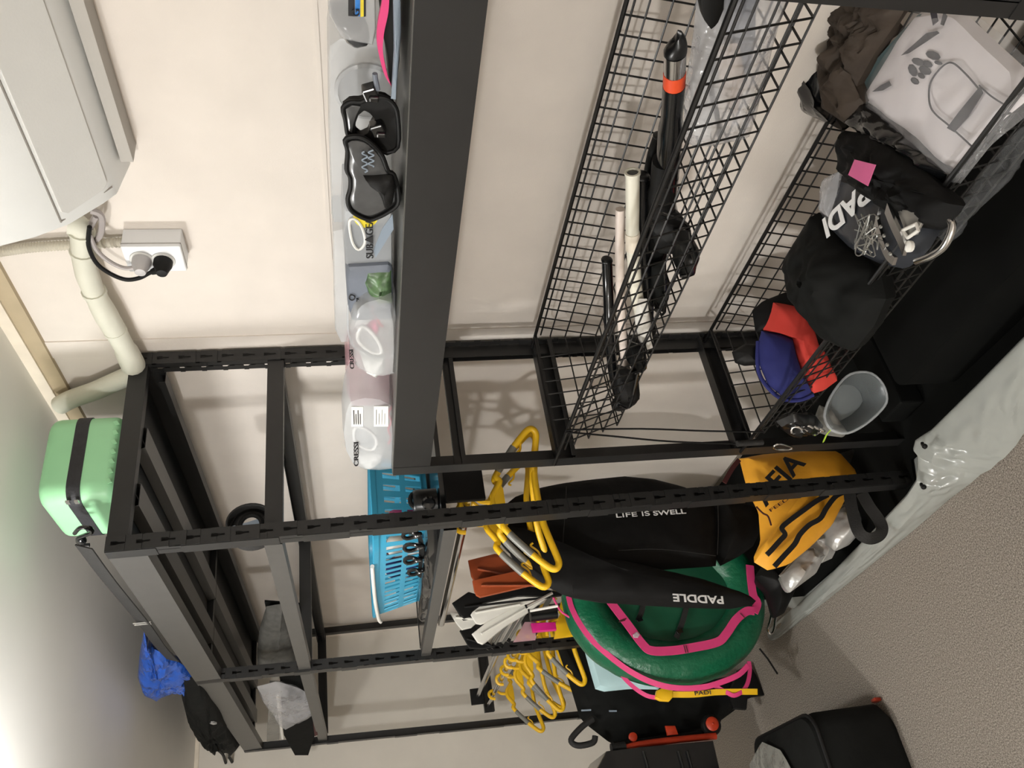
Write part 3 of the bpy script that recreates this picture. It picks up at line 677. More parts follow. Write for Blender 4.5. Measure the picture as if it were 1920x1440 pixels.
# clear display box at the frame's upper edge, pink edged pouch
yk = .17
vb_ = thing('display_box', at(706, 40, y=yk), 'clear box with dark visor inside above the pink-edged pouch', 'box')
mk('shell', G().prism(pl([(700, 88), (640, 76), (616, 30), (610, -60), (704, -60), (706, 60)], y=yk), YD(.10), .08, .92, 40), 'clearcase', vb_)
one('visor', G().pillow(pl([(618, 5), (640, 2), (664, 20), (690, 45), (694, 76), (668, 82), (646, 68), (632, 35), (618, 22)], y=yk + .05), YD(.03), N=36), 'lensgrey', 'dark shiny visor inside the clear box', 'visor')
for a, b, m in ((653, 665, 'inkblack'), (666, 675, 'labelblue'), (676, 682, 'labelyellow'), (682, 686, 'inkblack')):
    mk('label_stripe', G().prism(pl([(a, 30 if a < 670 else 32), (b, 31), (b, -30), (a, -30)], y=yk - .002), YD(.001), .2, .99), m, vb_, smooth=False)
text('G', vb_, 'inkblack', at(674, 30, y=yk - .004), at(674, 18, y=yk - .004), (0, 0, 1))
pc = thing('pouch', at(745, 60, y=.15), 'black folded pouch with pink edge on the low shelf', 'pouch')
mk('pouch_body', G().prism(pl([(740, 190), (728, 150), (726, 110), (716, 60), (722, -40), (752, -40), (750, 120)], y=.135), YD(.16), .1, .9, 36), 'black', pc)
g = G(); P = smooth_path(pl([(724, -30), (722, 10), (714, 50), (712, 85), (718, 118), (724, 140), (729, 152)], y=.131), 5); g.bar(P, (.006, 0, .0035), (0, .003, 0)); mk('pink_edge', g, 'pink', pc, label='bright pink binding')
mk('grey_fold', G().pillow(pl([(733, 185), (742, 188), (752, 60), (750, -40), (736, -40), (738, 90)], y=.128), YD(.006), amp=.004, ns=20), 'dusk', pc)

# ------------------------------------------------------------------ upper basket contents
wd = thing('dive_torch', at(1260, 200, y=.22), 'long black torch with silver and orange bands in upper basket', 'torch')
ax = [(1268, 66, .19), (1266, 100, .195), (1265, 136, .2), (1264, 160, .203), (1258, 240, .22), (1246, 400, .27)]
A = [at(a, b, y=c) for a, b, c in ax]
dr = (A[2] - A[1]).normalized()
mk('tip', G().loft([[A[1] + (dr.cross(V((0, 1, 0))).normalized() * math.cos(j * .3927) + V((0, 1, 0)) * math.sin(j * .3927)) * .0155 * k + (A[0] - A[1]) * h * (1 + .35 * math.cos(j * .3927) * (h > .2)) for j in range(16)] for k, h in ((1, 0), (1, .3), (.8, .6), (.45, .85), (.1, .95))]), 'blackplastic', wd)
mk('silver_band', G().tube([A[1], A[2]], .0150, 18), 'chrome', wd, label='polished silver band')
mk('orange_band', G().tube([A[2], A[3]], .0156, 18), 'orange', wd, label='orange band')
mk('barrel', G().tube(smooth_path(A[3:], 6), [.0160] * 6 + [.019] * 6 + [.024], 18), 'blackgloss', wd)
mk('grip', tubey([(1246, 300, .24), (1240, 360, .25), (1236, 420, .26), (1228, 500, .26)], [.02] * 5 + [.024] * 6 + [.02] * 5, 14), 'black', wd)
for i, (P, r, m, lb) in enumerate((
        ([(1138, 488, .28), (1140, 540, .26), (1143, 620, .21), (1150, 700, .18), (1164, 756, .15)], .0105, 'blackgloss', 'black snorkel lying nearest the left end of upper basket'),
        ([(1204, 330, .27), (1203, 400, .26), (1206, 470, .25), (1214, 560, .22), (1212, 620, .2)], .0125, 'blackgloss', 'black snorkel tube lying beside the thick white pipe'),
        ([(1236, 255, .3), (1222, 300, .3), (1214, 360, .3), (1212, 440, .29)], .010, 'black', 'short black tube lying beneath the torch barrel'))):
    t = thing('snorkel', at(*P[2][:2], y=P[2][2]), lb, 'snorkel', 'snorkels in the upper basket')
    mk('barrel', tubey(P, r, 12), m, t)
    c = at(*P[-1][:2], y=P[-1][2]); mk('mouthpiece', G().ell(c, (.022, 0, .004), (0, .016, 0), (-.004, 0, .02)), 'black', t)
    c = at(*P[0][:2], y=P[0][2]); mk('top_cap', G().ell(c, (.006, 0, 0), (0, r * 1.1, 0), (0, 0, r * 1.1)), 'blackplastic', t)
A = [at(a, b, y=c) for a, b, c in [(1163, 392, .26), (1162, 470, .24), (1163, 560, .22), (1168, 640, .2), (1174, 700, .18)]]
one('pipe', G().tube(smooth_path(A, 5), .0085, 14), 'pinkpipe', 'thin pinkish white pipe lying in the upper basket', 'pipe')
A = [at(a, b, y=c) for a, b, c in [(1186, 326, .25), (1186, 390, .24), (1186, 450, .23), (1192, 540, .21), (1202, 590, .2)]]
wp = thing('pipe', A[2], 'thick white pipe with hollow end and taped joint in upper basket', 'pipe')
PP = smooth_path(A, 5); n = 16
mk('tube', G().tube(PP, .0118, 16), 'whitepipe', wp)
tg = (PP[0] - PP[1]).normalized(); mk('open_end', G().lathe(PP[0], tg, [(.0118, -.004), (.0132, 0), (.0132, .004), (.0095, .0042), (.0095, -.0), (.001, -.002)], 18), 'whitepipe', wp)
mk('bore', G().lathe(PP[0] + tg * .0008, tg, [(.0094, 0), (.0001, .0002)], 16), 'lensgrey', wp)
mk('tape', G().tube([PP[9], PP[11]], .0130, 16), 'trimlip', wp)
one('mesh_float', G().pillow(pl([(1196, 560), (1214, 560), (1222, 620), (1226, 650), (1212, 660), (1198, 640), (1190, 600)], y=.19), YD(.016), amp=.004, ns=30), 'white', 'white rounded float at the end of thick white pipe', 'float')
for i, (o_, y_, d_, m, lb) in enumerate((
        ([(1216, 420), (1240, 400), (1276, 400), (1292, 425), (1290, 460), (1262, 470), (1230, 468)], .24, .03, 'black', 'black snorkel mask body piled under the torch'),
        ([(1262, 430), (1292, 432), (1312, 470), (1300, 505), (1275, 518), (1262, 490)], .2, .025, 'blackplastic', 'black plastic fin buckle near the basket front'),
        ([(1222, 500), (1246, 490), (1256, 540), (1246, 585), (1228, 580), (1218, 545)], .22, .025, 'charcoal', 'dark grey rubber piece between white pipe and buckle'),
        ([(1180, 640), (1206, 650), (1210, 690), (1190, 700), (1172, 670)], .17, .02, 'blackplastic', 'black mouthpiece at the left end beside white pipe'),
        ([(1158, 690), (1196, 700), (1200, 740), (1180, 762), (1160, 760), (1150, 720)], .15, .022, 'black', 'black rubber strap heap in the basket corner'))):
    t = thing('dive_gear', at(*o_[0], y=y_), lb, 'diving gear')
    mk('body', G().pillow(pl(o_, y=y_), YD(d_), amp=.012, ns=22, seed=i + 11), m, t)
    mk('band', tubepx([o_[1], o_[len(o_) // 2], o_[-2]], .003, 6, 4, y=y_ - d_ - .004), 'blackgloss', t)
pk = thing('packaged_gear', at(1380, 120, y=.22), 'clear plastic pack of grey rubber fins in upper basket', 'package')
mk('film', G().pillow(pl([(1310, -40), (1300, 60), (1284, 180), (1280, 258), (1300, 276), (1350, 270), (1400, 258), (1440, 120), (1480, -40)], y=.18), YD(.035), amp=.012, ns=14, seed=21, rings=9, N=60), 'film', pk)
mk('white_card', G().prism(pl([(1318, -40), (1296, 180), (1290, 250), (1330, 262), (1368, 100), (1400, -40)], y=.23), YD(.004), .2, .98), 'label', pk, smooth=False)
mk('grey_blade', G().prism(pl([(1362, -40), (1360, 60), (1392, 120), (1400, 160), (1416, 90), (1420, -40)], y=.20), YD(.012), .2, .92), 'slate', pk)
mk('pale_piece', G().pillow(pl([(1345, 85), (1385, 80), (1398, 150), (1380, 215), (1350, 180)], y=.19), YD(.014), amp=.006, ns=20), 'pinkpipe', pk)
mk('dark_strap', G().bar(smooth_path(pl([(1338, 120), (1334, 170), (1344, 215), (1350, 258)], y=.165), 4), (.007, 0, 0), (0, .003, 0)), 'lensgrey', pk)
one('fin_tip', G().prism(pl([(1318, -40), (1314, 10), (1320, 38), (1334, 58), (1346, 48), (1358, 20), (1362, -40)], y=.14), YD(.02), .2, .85, 30), 'black', 'black rounded rubber tip standing above the upper basket rim', 'fin')

# ------------------------------------------------------------------ lower basket contents (seen from above)
def pile(px, z, d, m, amp=.012, ns=16, seed=0):
    P = pl(px, z=z); return G().pillow(P, (0, 0, d), amp=amp * 1.3, ns=ns * 1.5, seed=seed, rings=13, N=84)
one('clothing', pile([(1500, -30), (1582, -40), (1568, 100), (1550, 195), (1582, 246), (1530, 222), (1482, 192), (1466, 150)], .40, .05, 0, seed=31), 'blackgloss', 'black garment in shiny plastic at the back of lower basket', 'clothing', 'folded clothes in the lower basket')
one('clothing', pile([(1560, -20), (1720, -30), (1690, 30), (1640, 100), (1606, 160), (1620, 192), (1590, 236), (1545, 205), (1545, 120)], .42, .035, 0, amp=.02, ns=22, seed=32), 'brown', 'brown folded garment between black plastic and white shirt packs', 'clothing', 'folded clothes in the lower basket')
one('clothing', pile([(1585, 222), (1622, 185), (1700, 240), (1795, 330), (1762, 352), (1720, 320), (1650, 280)], .405, .03, 0, seed=33), 'blackgloss', 'dark packaged garment sticking out beneath the white shirt', 'clothing', 'folded clothes in the lower basket')
one('clothing', G().prism(pl([(1606, 152), (1690, 58), (1722, 26), (1740, 40), (1650, 160), (1622, 194)], z=.405), (0, 0, -.02), .2, .97), 'teal', 'teal folded edge showing beside the white shirt', 'clothing', smooth=False)
tp = [(1728, 22), (1770, 14), (1806, 20), (1870, 80), (1930, 135), (1930, 185), (1872, 232), (1816, 292), (1782, 326), (1756, 318), (1700, 258), (1622, 186), (1655, 132), (1690, 72)]
tee = thing('folded_shirt', at(1770, 170, z=.45), 'white shirt with dark ring print folded in clear plastic', 'clothing', 'folded clothes in the lower basket')
zt = .412
mk('cloth', G().pillow(pl(tp, z=zt - .02), (0, 0, .02), amp=.007, ns=13, seed=34, rings=11, N=72, power=.18), 'tee', tee)
zq = zt + .003
mk('ring_print', tubepx([(1834, 165), (1810, 138), (1786, 118), (1768, 124), (1748, 148), (1742, 170), (1744, 198), (1756, 216), (1780, 236), (1826, 278)], .0014, 6, 5, z=zq), 'ink', tee)
mk('ring_print', tubepx([(1836, 160), (1858, 180), (1886, 198)], .0012, 6, 5, z=zq), 'ink', tee)
g = G()
for a, b, c, d in ((1722, 116, 12, 8), (1712, 132, 9, 12), (1735, 132, 12, 9), (1716, 152, 8, 7), (1750, 104, 14, 9), (1740, 120, 9, 7), (1728, 142, 7, 6), (1760, 118, 8, 4)):
    g.prism([at(a + c * math.cos(i * .7854), b + d * math.sin(i * .7854 + .4), z=zq) for i in range(8)], (0, 0, .0012), .3, .8)
mk('dark_print', g, 'ink', tee)['kind'] = 'stuff'
for L in ([(1838, 162), (1844, 175), (1816, 220), (1790, 248), (1776, 240), (1800, 208)], [(1690, 104), (1704, 100), (1762, 62), (1758, 58), (1738, 62)], [(1636, 172), (1652, 160), (1668, 152), (1672, 160), (1655, 170)], [(1745, 24), (1756, 20), (1760, 40), (1750, 48)], [(1770, 22), (1777, 30), (1770, 48), (1764, 46)]):
    mk('grey_print', G().prism(pl(L, z=zq), (0, 0, .001), .2, .97), 'ink', tee, smooth=False)
mk('plastic_wrap', G().pillow(pl([(1715, 15), (1800, 4), (1880, 66), (1945, 128), (1940, 205), (1860, 270), (1800, 345), (1740, 330), (1680, 262), (1606, 196), (1640, 130), (1680, 70)], z=zt - .004), (0, 0, .016), amp=.006, ns=18, seed=35, back=False, rings=9, N=60), mat('wrap', 'e8e8ea', .1, var=.05, bump=.9, bscale=30, dist=.01, clear=.8), tee)
one('clothing', pile([(1582, 246), (1640, 250), (1700, 290), (1760, 345), (1810, 385), (1770, 432), (1712, 425), (1660, 392), (1600, 345), (1574, 320)], .425, .035, 0, amp=.014, ns=20, seed=36), 'neoprene', 'black fleece with pink label in the lower basket', 'clothing', 'folded clothes in the lower basket')
one('sticky_note', G().prism(pl([(1603, 299), (1643, 309), (1628, 349), (1591, 328)], z=.482), (0, 0, .001), .2, .99), 'sticker', 'pink square note on the black fleece', 'note', smooth=False)
bg = thing('branded_bag', at(1630, 420, z=.40), 'dark bag with big white letters in lower basket', 'bag')
zb_ = .425
mk('bag_body', G().pillow(pl([(1562, 325), (1606, 335), (1650, 352), (1700, 395), (1770, 420), (1742, 470), (1700, 505), (1650, 495), (1602, 472), (1548, 420), (1534, 390)], z=zb_ - .02), (0, 0, .02), amp=.003, ns=14, seed=37, power=.3), mat('bagdark', '34363b', .25, var=.15), bg)
text('PADI', bg, 'inkwhite', at(1626, 338, z=zb_ + .002), at(1545, 412, z=zb_ + .002), at(1640, 360, z=zb_) - at(1620, 340, z=zb_), cap=.036, bold=.03)
mk('orange_tab', G().prism(pl([(1634, 354), (1650, 362), (1645, 365), (1630, 358)], z=zb_ + .003), (0, 0, .001), .2, .98), 'labelyellow', bg, smooth=False)
mk('clear_sleeve', G().pillow(pl([(1545, 335), (1575, 320), (1570, 360), (1555, 410), (1536, 395)], z=zb_), (0, 0, .01), amp=.006, ns=20, seed=39), 'film', bg)
rl = thing('metal_buckle_set', at(1700, 440, z=.44), 'heavy silver buckle and chain pieces in the lower basket', 'hardware')
zr = .445
mk('curved_bar', G().bar(smooth_path(pl([(1664, 390), (1676, 420), (1688, 445), (1698, 470)], z=zr + .012), 4), (.007, .004, 0), (0, 0, .003)), 'chrome', rl)
mk('perforated_strap', G().bar(smooth_path(pl([(1650, 395), (1645, 415), (1652, 445), (1664, 475), (1678, 490)], z=zr), 4), (.006, .003, 0), (0, 0, .003)), 'chrome', rl)
for i in range(5): mk('rivet', G().lathe(at(1646 + i * 6, 408 + i * 17, z=zr + .0035), (0, 0, 1), [(.0035, 0), (.003, .002), (.001, .003)], 10), 'silverrod', rl)
mk('plate', G().prism(pl([(1680, 392), (1712, 395), (1730, 412), (1716, 440), (1700, 445), (1690, 418)], z=zr + .004), (0, 0, -.006), .3, .92), 'silverrod', rl)
mk('frame_bar', G().tube(pl([(1692, 432), (1718, 420), (1722, 432), (1702, 446), (1692, 432)], z=zr + .008), .003, 8), 'white', rl)
mk('hook_ring', tubepx([(1760, 405), (1780, 412), (1785, 430), (1770, 462), (1745, 480), (1718, 490)], .006, 10, 5, z=zr - .02), 'chrome', rl)
mk('bolt', G().lathe(at(1708, 462, z=zr + .004), (0, 0, 1), [(.009, 0), (.009, .006), (.005, .009), (.001, .009)], 12), 'white', rl)
g = G(); random.seed(3)
for i in range(9):
    P = [(1602 + random.uniform(0, 46), 396 + random.uniform(0, 84)) for _ in range(5)]; g.tube(smooth_path([at(a, b, z=.436 + random.uniform(0, .02)) for a, b in P], 5), .0011, 5)
tag(mk('wire_tangle', g, 'silverrod', None), 'tangle of thin white wire beside the silver buckle', 'wire', kind='stuff')
one('clothing', pile([(1536, 398), (1580, 445), (1650, 505), (1662, 560), (1640, 610), (1600, 660), (1560, 640), (1526, 590), (1494, 545), (1488, 490), (1508, 440)], .40, .06, 0, amp=.016, ns=10, seed=41), 'charcoal', 'plain dark cloth bag between lettered bag and hat', 'clothing', 'folded clothes in the lower basket')
hat = thing('neoprene_hat', at(1490, 650, y=.2), 'red and navy hat poking over the lower basket rim', 'hat')
hx = .27
navy = [(1428, 620), (1460, 624), (1486, 634), (1494, 670), (1504, 700), (1522, 736), (1500, 748), (1470, 746), (1440, 722), (1424, 685), (1421, 645)]
redp = [(1450, 567), (1480, 570), (1506, 576), (1512, 600), (1528, 622), (1536, 650), (1552, 668), (1560, 690), (1572, 712), (1545, 732), (1524, 738), (1506, 706), (1494, 672), (1486, 636), (1460, 625), (1430, 620)]
NF = V((1, -.45, .35)).normalized(); HP = at(1490, 660, y=.2)
def oh(P, o=0): return [on(a, b, HP, NF) + NF * o for a, b in P]
mk('navy_panel', G().pillow(oh(navy), NF * .035, amp=.004, ns=14, seed=42), 'navy', hat); mk('red_panel', G().pillow(oh(redp), NF * .033, amp=.004, ns=14, seed=43, N=60), 'red', hat)
mk('black_trim', G().pillow(oh([(1412, 580), (1432, 562), (1475, 545), (1520, 560), (1540, 600), (1555, 640), (1545, 660), (1530, 640), (1516, 600), (1506, 577), (1450, 567), (1430, 620), (1418, 620)], -.012), NF * .02, amp=.006, ns=18, seed=44, N=60), 'neoprene', hat)
mk('brim', G().tube(smooth_path(oh([(1421, 640), (1421, 690), (1436, 722), (1466, 748), (1500, 750), (1525, 740)], .0), 5), .0045, 8), 'navy', hat)
one('cap', G().pillow(oh([(1376, 655), (1400, 640), (1425, 640), (1425, 680), (1400, 682), (1382, 676)], -.03), NF * .02, amp=.004, ns=14), 'black', 'black cap brim showing behind the red and navy hat', 'hat')
# under the baskets
one('foam_block', G().loft([rrect(.27, 1.06, .115, .40, z, .03) for z in (-.015, -.012, .10, .112)] + [[p + V((0, 0, 0)) for p in rrect(.29, 1.04, .135, .38, .116, .02)]]), 'foam', 'large black foam block lying in the tarp tray under baskets', 'block')
one('floor_mat', G().prism([(-.62, -.055, FZ + .007), (.02, -.035, FZ + .007), (.06, .045, FZ + .007), (1.12, .045, FZ + .007), (1.12, .47, FZ + .007), (-1.0, .47, FZ + .007), (-1.0, .06, FZ + .007)], (0, 0, .007), .2, .999), 'foam', 'thin black mat covering the floor beneath the racks', 'mat', smooth=False)
one('foam_block', G().box((.10, .13, -.012), (.19, .40, .05)), 'foam', 'small black foam piece beside the large foam block', 'block', smooth=False, bevel=.004)
tub = thing('food_tub', at(1600, 800, x=.12), 'clear plastic tub lying on its side below the hat', 'tub')
TN = -fw; TP = at(1600, 760, x=.17)
def ot(P, o=0): return [on(a, b, TP, TN) + TN * o for a, b in P]
rim = [(1580, 712), (1602, 699), (1632, 700), (1654, 720), (1662, 748), (1652, 768), (1622, 795), (1588, 812), (1558, 806), (1545, 780), (1556, 745)]
inn = shrink(rim, .62, -4, 2)
mk('wall', G().loft([resample(ot(rim), 40), resample(ot(shrink(rim, .97), .006), 40), resample(ot(shrink(rim, .86), -.002), 40), resample(ot(inn, -.05), 40)], cap=False), 'tub', tub)
mk('base', G().prism(resample(ot(inn, -.051), 40), TN * -.002, .2, .98), 'tub', tub)
mk('lip', G().tube(smooth_path(ot(rim, .003), 3, True), .003, 8, closed=True), 'frost', tub)
one('film_scrap', G().pillow([on(a, b, TP, TN) - TN * .03 for a, b in [(1528, 808), (1545, 760), (1570, 770), (1600, 812), (1590, 822), (1560, 818)]], TN * .012, amp=.008, ns=22, seed=46), 'greyfilm', 'crumpled grey plastic film beside the clear tub', 'film')

# cord with clips hanging from the upper basket along the low rack post
rp = thing('clip_line', at(1300, 820, y=.08), 'thin black line with metal clips hanging beside the low rack post', 'rope')
mk('line', tubepx([(1062, 806), (1200, 804), (1320, 808), (1430, 810)], .0022, 6, 4, y=.085), 'black', rp)
mk('line', tubepx([(1062, 810), (1150, 818), (1260, 828), (1384, 832)], .0022, 6, 4, y=.08), 'black', rp)
mk('handle', G().tube(pl([(1382, 832), (1430, 829)], y=.075), .0068, 12), 'strap', rp)
mk('carabiner', G().tube(smooth_path(pl([(1450, 838), (1460, 833), (1478, 836), (1486, 840), (1478, 843), (1458, 843)], y=.07), 4, True), .0022, 8, closed=True), 'chrome', rp)
for i in range(5):
    c = at(1494 + i * 10, 806 + 3 * math.sin(i * 2), y=.09); mk('clip', G().tube([c + V((0.011 * math.cos(k * .5236) , .004 * math.sin(k), .014 * math.sin(k * .5236))) for k in range(12)], .003, 8, closed=True), 'chrome', rp)
mk('lime_tag', G().bar(smooth_path(pl([(1556, 808), (1550, 815), (1544, 828)], y=.075), 4), (.004, 0, 0), (0, .0015, 0)), 'lime', rp, label='bright lime tag')
one('dark_netting', G().pillow(pl([(1455, 790), (1490, 775), (1530, 780), (1545, 800), (1500, 812), (1465, 806)], y=.11), YD(.02), amp=.015, ns=30, seed=47), 'blackplastic', 'black crumpled netting under the hat near the post', 'netting')

# ------------------------------------------------------------------ yellow hangers
def make_hanger(name, loc, label, group, rot=0, tilt=0):
    t = thing(name, loc, label, 'hanger', group); o = V(loc); Q = lambda a, b: o + V((0, a, b))
    half = [(-.012, -.060), (-.032, -.072), (-.052, -.083), (-.064, -.076), (-.082, -.086), (-.105, -.103), (-.135, -.128), (-.160, -.152), (-.176, -.170), (-.178, -.182), (-.168, -.190), (-.150, -.189), (-.10, -.178), (-.05, -.170)]
    path = half + [(-a, b) for a, b in half[::-1]]
    mk('frame', G().tube(smooth_path([Q(a, b) for a, b in path], 3, True), .0082, 10, closed=True), 'yellow', t)
    hk = [(0, -.066), (0, -.045), (.004, -.030), (.016, -.016), (.0185, .003), (.010, .017), (-.006, .018), (-.017, .008), (-.0195, -.006)]
    mk('hook', G().tube(smooth_path([Q(a, b) for a, b in hk], 4), .0062, 8), 'yellow', t)
    for s in (-1, 1):
        mk('grip_band', G().tube(smooth_path([Q(s * a, b) for a, b in ((.084, -.087), (.105, -.103), (.140, -.132))], 4), .0089, 10), 'yband', t, label='grey grip band')
        mk('notch', G().tube(smooth_path([Q(s * a, b) for a, b in ((.158, -.150), (.146, -.150), (.132, -.146), (.118, -.132), (.112, -.138))], 4), .0026, 6), 'yellow', t)
    mk('neck_plate', G().prism([Q(a, b) for a, b in ((-.014, -.052), (.014, -.052), (.05, -.08), (.03, -.088), (-.03, -.088), (-.05, -.08))], (.006, 0, 0), .2, .95), 'yellow', t)
    t.rotation_euler = (tilt, 0, rot); return t
def dup(root, loc, rot, tilt, label, group=None):
    r = root.copy(); C.objects.link(r); r.location = loc; r.rotation_euler = (tilt, 0, rot); r['label'] = label
    if group: r['group'] = group
    elif 'group' in r: del r['group']
    for ch in root.children:
        c = ch.copy(); C.objects.link(c); c.parent = r
    return r
h0 = make_hanger('wetsuit_hanger', (-.105, .095, 1.045), 'yellow hanger with grey grip carrying the black wetsuit, its front tip lowest', 'yellow hangers by the front post')
dup(h0, (-.150, .098, 1.045), -.55, .05, 'second yellow hanger twisted behind the front post beside the wetsuit', 'yellow hangers by the front post')
dup(h0, (-.23, .095, 1.046), .12, -.03, 'third yellow hanger half hidden behind the wetsuit shoulder', 'yellow hangers by the front post')
HB2 = 'yellow hangers bunched in the far bay'
for i, (x, rz, tl) in enumerate(((-1.12, -.1, .0), (-1.36, .25, .1), (-1.45, -.12, -.06), (-1.56, .18, .05), (-1.70, -.2, .08), (-1.95, .3, -.05))):
    dup(h0, (x, .06, .757), rz, tl, ('nearest yellow hanger of the far bay bunch, in front of the pale blue towel', 'second yellow hanger of the far bay bunch with grey band', 'third yellow hanger crowded in the far bay bunch', 'fourth yellow hanger crowded in the far bay bunch', 'fifth yellow hanger of the far bay bunch', 'lone farthest yellow hanger next to the end post')[i], HB2)
mk('clothes_rod', G().tube([(-1.03, .06, .757), (-2.15, .06, .757)], .0095, 12), 'chrome', tall)

# ------------------------------------------------------------------ wetsuit
WX = -.27
suit = thing('wetsuit', at(1100, 1000, x=WX), 'black wetsuit with LIFE IS SWELL lettering hanging from yellow hanger behind post', 'wetsuit')
tor = [(925, 985), (930, 1008), (948, 1032), (985, 1062), (1030, 1085), (1080, 1090), (1150, 1080), (1250, 1068), (1342, 1062), (1346, 1030), (1345, 985), (1340, 945), (1310, 925), (1280, 912), (1225, 898), (1170, 893), (1110, 899), (1055, 906), (1010, 915), (965, 932), (938, 955)]
mk('torso', G().pillow(pl(tor, x=WX), (.045, 0, 0), amp=.014, ns=7, seed=51, rings=10, N=72, power=.4), 'neoprene', suit)
mk('leg', G().pillow(pl([(1336, 930), (1385, 940), (1424, 958), (1424, 1000), (1412, 1024), (1388, 1042), (1350, 1062), (1338, 1040)], x=WX - .01), (.045, 0, 0), amp=.012, ns=9, seed=52), 'neoprene', suit)
sl = [(934, 1000), (950, 1030), (972, 1062), (1010, 1092), (1060, 1118), (1130, 1130), (1200, 1135), (1290, 1140), (1370, 1142), (1420, 1132), (1414, 1120), (1370, 1106), (1320, 1090), (1260, 1076), (1180, 1058), (1100, 1045), (1040, 1030), (985, 1005), (955, 985)]
mk('sleeve', G().pillow(pl(sl, x=WX + .03), (.045, 0, 0), amp=.010, ns=9, seed=53, rings=9, N=70, power=.45), 'neoprene', suit)
mk('seam', tubepx([(1062, 912), (1060, 960), (1056, 1010), (1058, 1050), (1070, 1080), (1074, 1112)], .0012, 6, 5, x=WX + .056), 'strap', suit)
mk('seam', tubepx([(1346, 945), (1347, 990), (1345, 1040)], .0012, 6, 5, x=WX + .048), 'strap', suit)
mk('seam', tubepx([(1160, 1032), (1240, 1030), (1342, 1042)], .0010, 6, 5, x=WX + .05), 'strap', suit)
tx = WX + .056
text('LIFE IS', suit, 'inkwhite', at(1154, 971, x=tx), at(1217, 967, x=tx), at(1150, 955, x=tx) - at(1150, 965, x=tx), cap=.0125)
text('SWELL', suit, 'inkwhite', at(1225, 967, x=tx), at(1286, 963, x=tx), at(1150, 955, x=tx) - at(1150, 965, x=tx), cap=.0125, bold=.012)
tx = WX + .078
text('PADDLE', suit, 'inkwhite', at(1356, 1119, x=tx), at(1262, 1114, x=tx), at(1300, 1130, x=tx) - at(1300, 1120, x=tx), cap=.018, bold=.02)

# ------------------------------------------------------------------ yellow bag, foil bags, black strap loop (between the posts)
YX = -.14
yb = thing('vest_bag', at(1480, 960, x=YX), 'yellow-orange vest with black piping slumped behind the front posts', 'vest')
mk('front', G().pillow(pl([(1386, 860), (1430, 852), (1500, 846), (1572, 846), (1608, 886), (1592, 922), (1560, 985), (1520, 1025), (1480, 1058), (1440, 1070), (1410, 1052), (1426, 1018), (1422, 960), (1398, 905)], x=YX), (.05, 0, 0), amp=.010, ns=10, seed=61, rings=9, N=64, power=.45), 'bagyellow', yb)
zx = YX + .056
for L, w in (([(1552, 928), (1530, 940), (1505, 958), (1478, 978), (1466, 990), (1472, 1002), (1462, 1014), (1446, 1032), (1438, 1040)], .006), ([(1590, 920), (1568, 930), (1550, 952), (1538, 972), (1518, 984), (1500, 1002), (1490, 1020), (1470, 1042), (1452, 1062)], .006), ([(1418, 950), (1430, 962), (1440, 968), (1446, 985)], .0016)):
    mk('piping', ribbon(G(), pl(L, x=zx), (1, 0, 0), w, .0015), 'maroon' if w < .002 else 'inkblack', yb)
text('AFIA', yb, 'inkblack', at(1436, 950, x=zx), at(1512, 868, x=zx), at(1415, 884, x=zx) - at(1440, 905, x=zx), cap=.048, bold=.02)
text('FEED', yb, 'maroon', at(1444, 961, x=zx), at(1478, 938, x=zx), at(1440, 940, x=zx) - at(1445, 950, x=zx), cap=.0075)
mk('red_strap', ribbon(G(), pl([(1386, 862), (1372, 880), (1358, 905)], x=YX + .01), (1, 0, 0), .006), 'maroon', yb)
for i, (o_, xx, lb, sd) in enumerate((
        ([(1462, 1080), (1478, 1062), (1500, 1035), (1520, 1030), (1545, 1045), (1530, 1075), (1480, 1112), (1470, 1100)], -.26, 'silver foil bag nearest the green float behind the tarp', 71),
        ([(1500, 1030), (1530, 1005), (1548, 985), (1552, 1020), (1562, 1046), (1540, 1056), (1520, 1040)], -.30, 'dark silver foil bag in the middle of the three', 72),
        ([(1546, 990), (1566, 960), (1590, 945), (1612, 960), (1612, 1000), (1592, 1022), (1566, 1034), (1550, 1020)], -.24, 'bright silver foil bag beside the black strap loop', 73))):
    f = thing('foil_bag', at(*o_[0], x=xx), lb, 'bag', 'silver foil bags behind the tarp')
    mk('bag_body', G().pillow(pl(o_, x=xx), (.05, 0, 0), amp=.016, ns=20, seed=sd), 'silver', f)
    mk('seal_edge', tubepx(o_[:4], .003, 6, 4, x=xx + .004), 'silver', f)
lp = at(1615, 960, x=-.06)
one('strap_loop', ribbon(G(), pl([(1592, 900), (1594, 935), (1602, 975), (1612, 1000), (1630, 1010), (1648, 1004), (1654, 990), (1646, 972), (1630, 950), (1616, 925)], x=-.055), V((1, -.6, .5)), .014, .0016, 6), 'strap', 'black webbing loop hanging over the tarp lip', 'strap')
one('dark_bag', G().pillow(pl([(1575, 850), (1612, 846), (1690, 860), (1714, 880), (1708, 915), (1640, 935), (1605, 925), (1608, 885)], x=-.16), (.06, 0, 0), amp=.02, ns=16, seed=75), 'blackplastic', 'black bag heaped between the two front posts at the floor', 'bag')
one('dark_bag', G().pillow(pl([(1430, 1060), (1470, 1075), (1490, 1110), (1470, 1150), (1452, 1160), (1440, 1110), (1415, 1080)], x=-.62), (.05, 0, 0), amp=.012, ns=16, seed=76), 'black', 'black bag wedged between the green float and silver foil', 'bag')

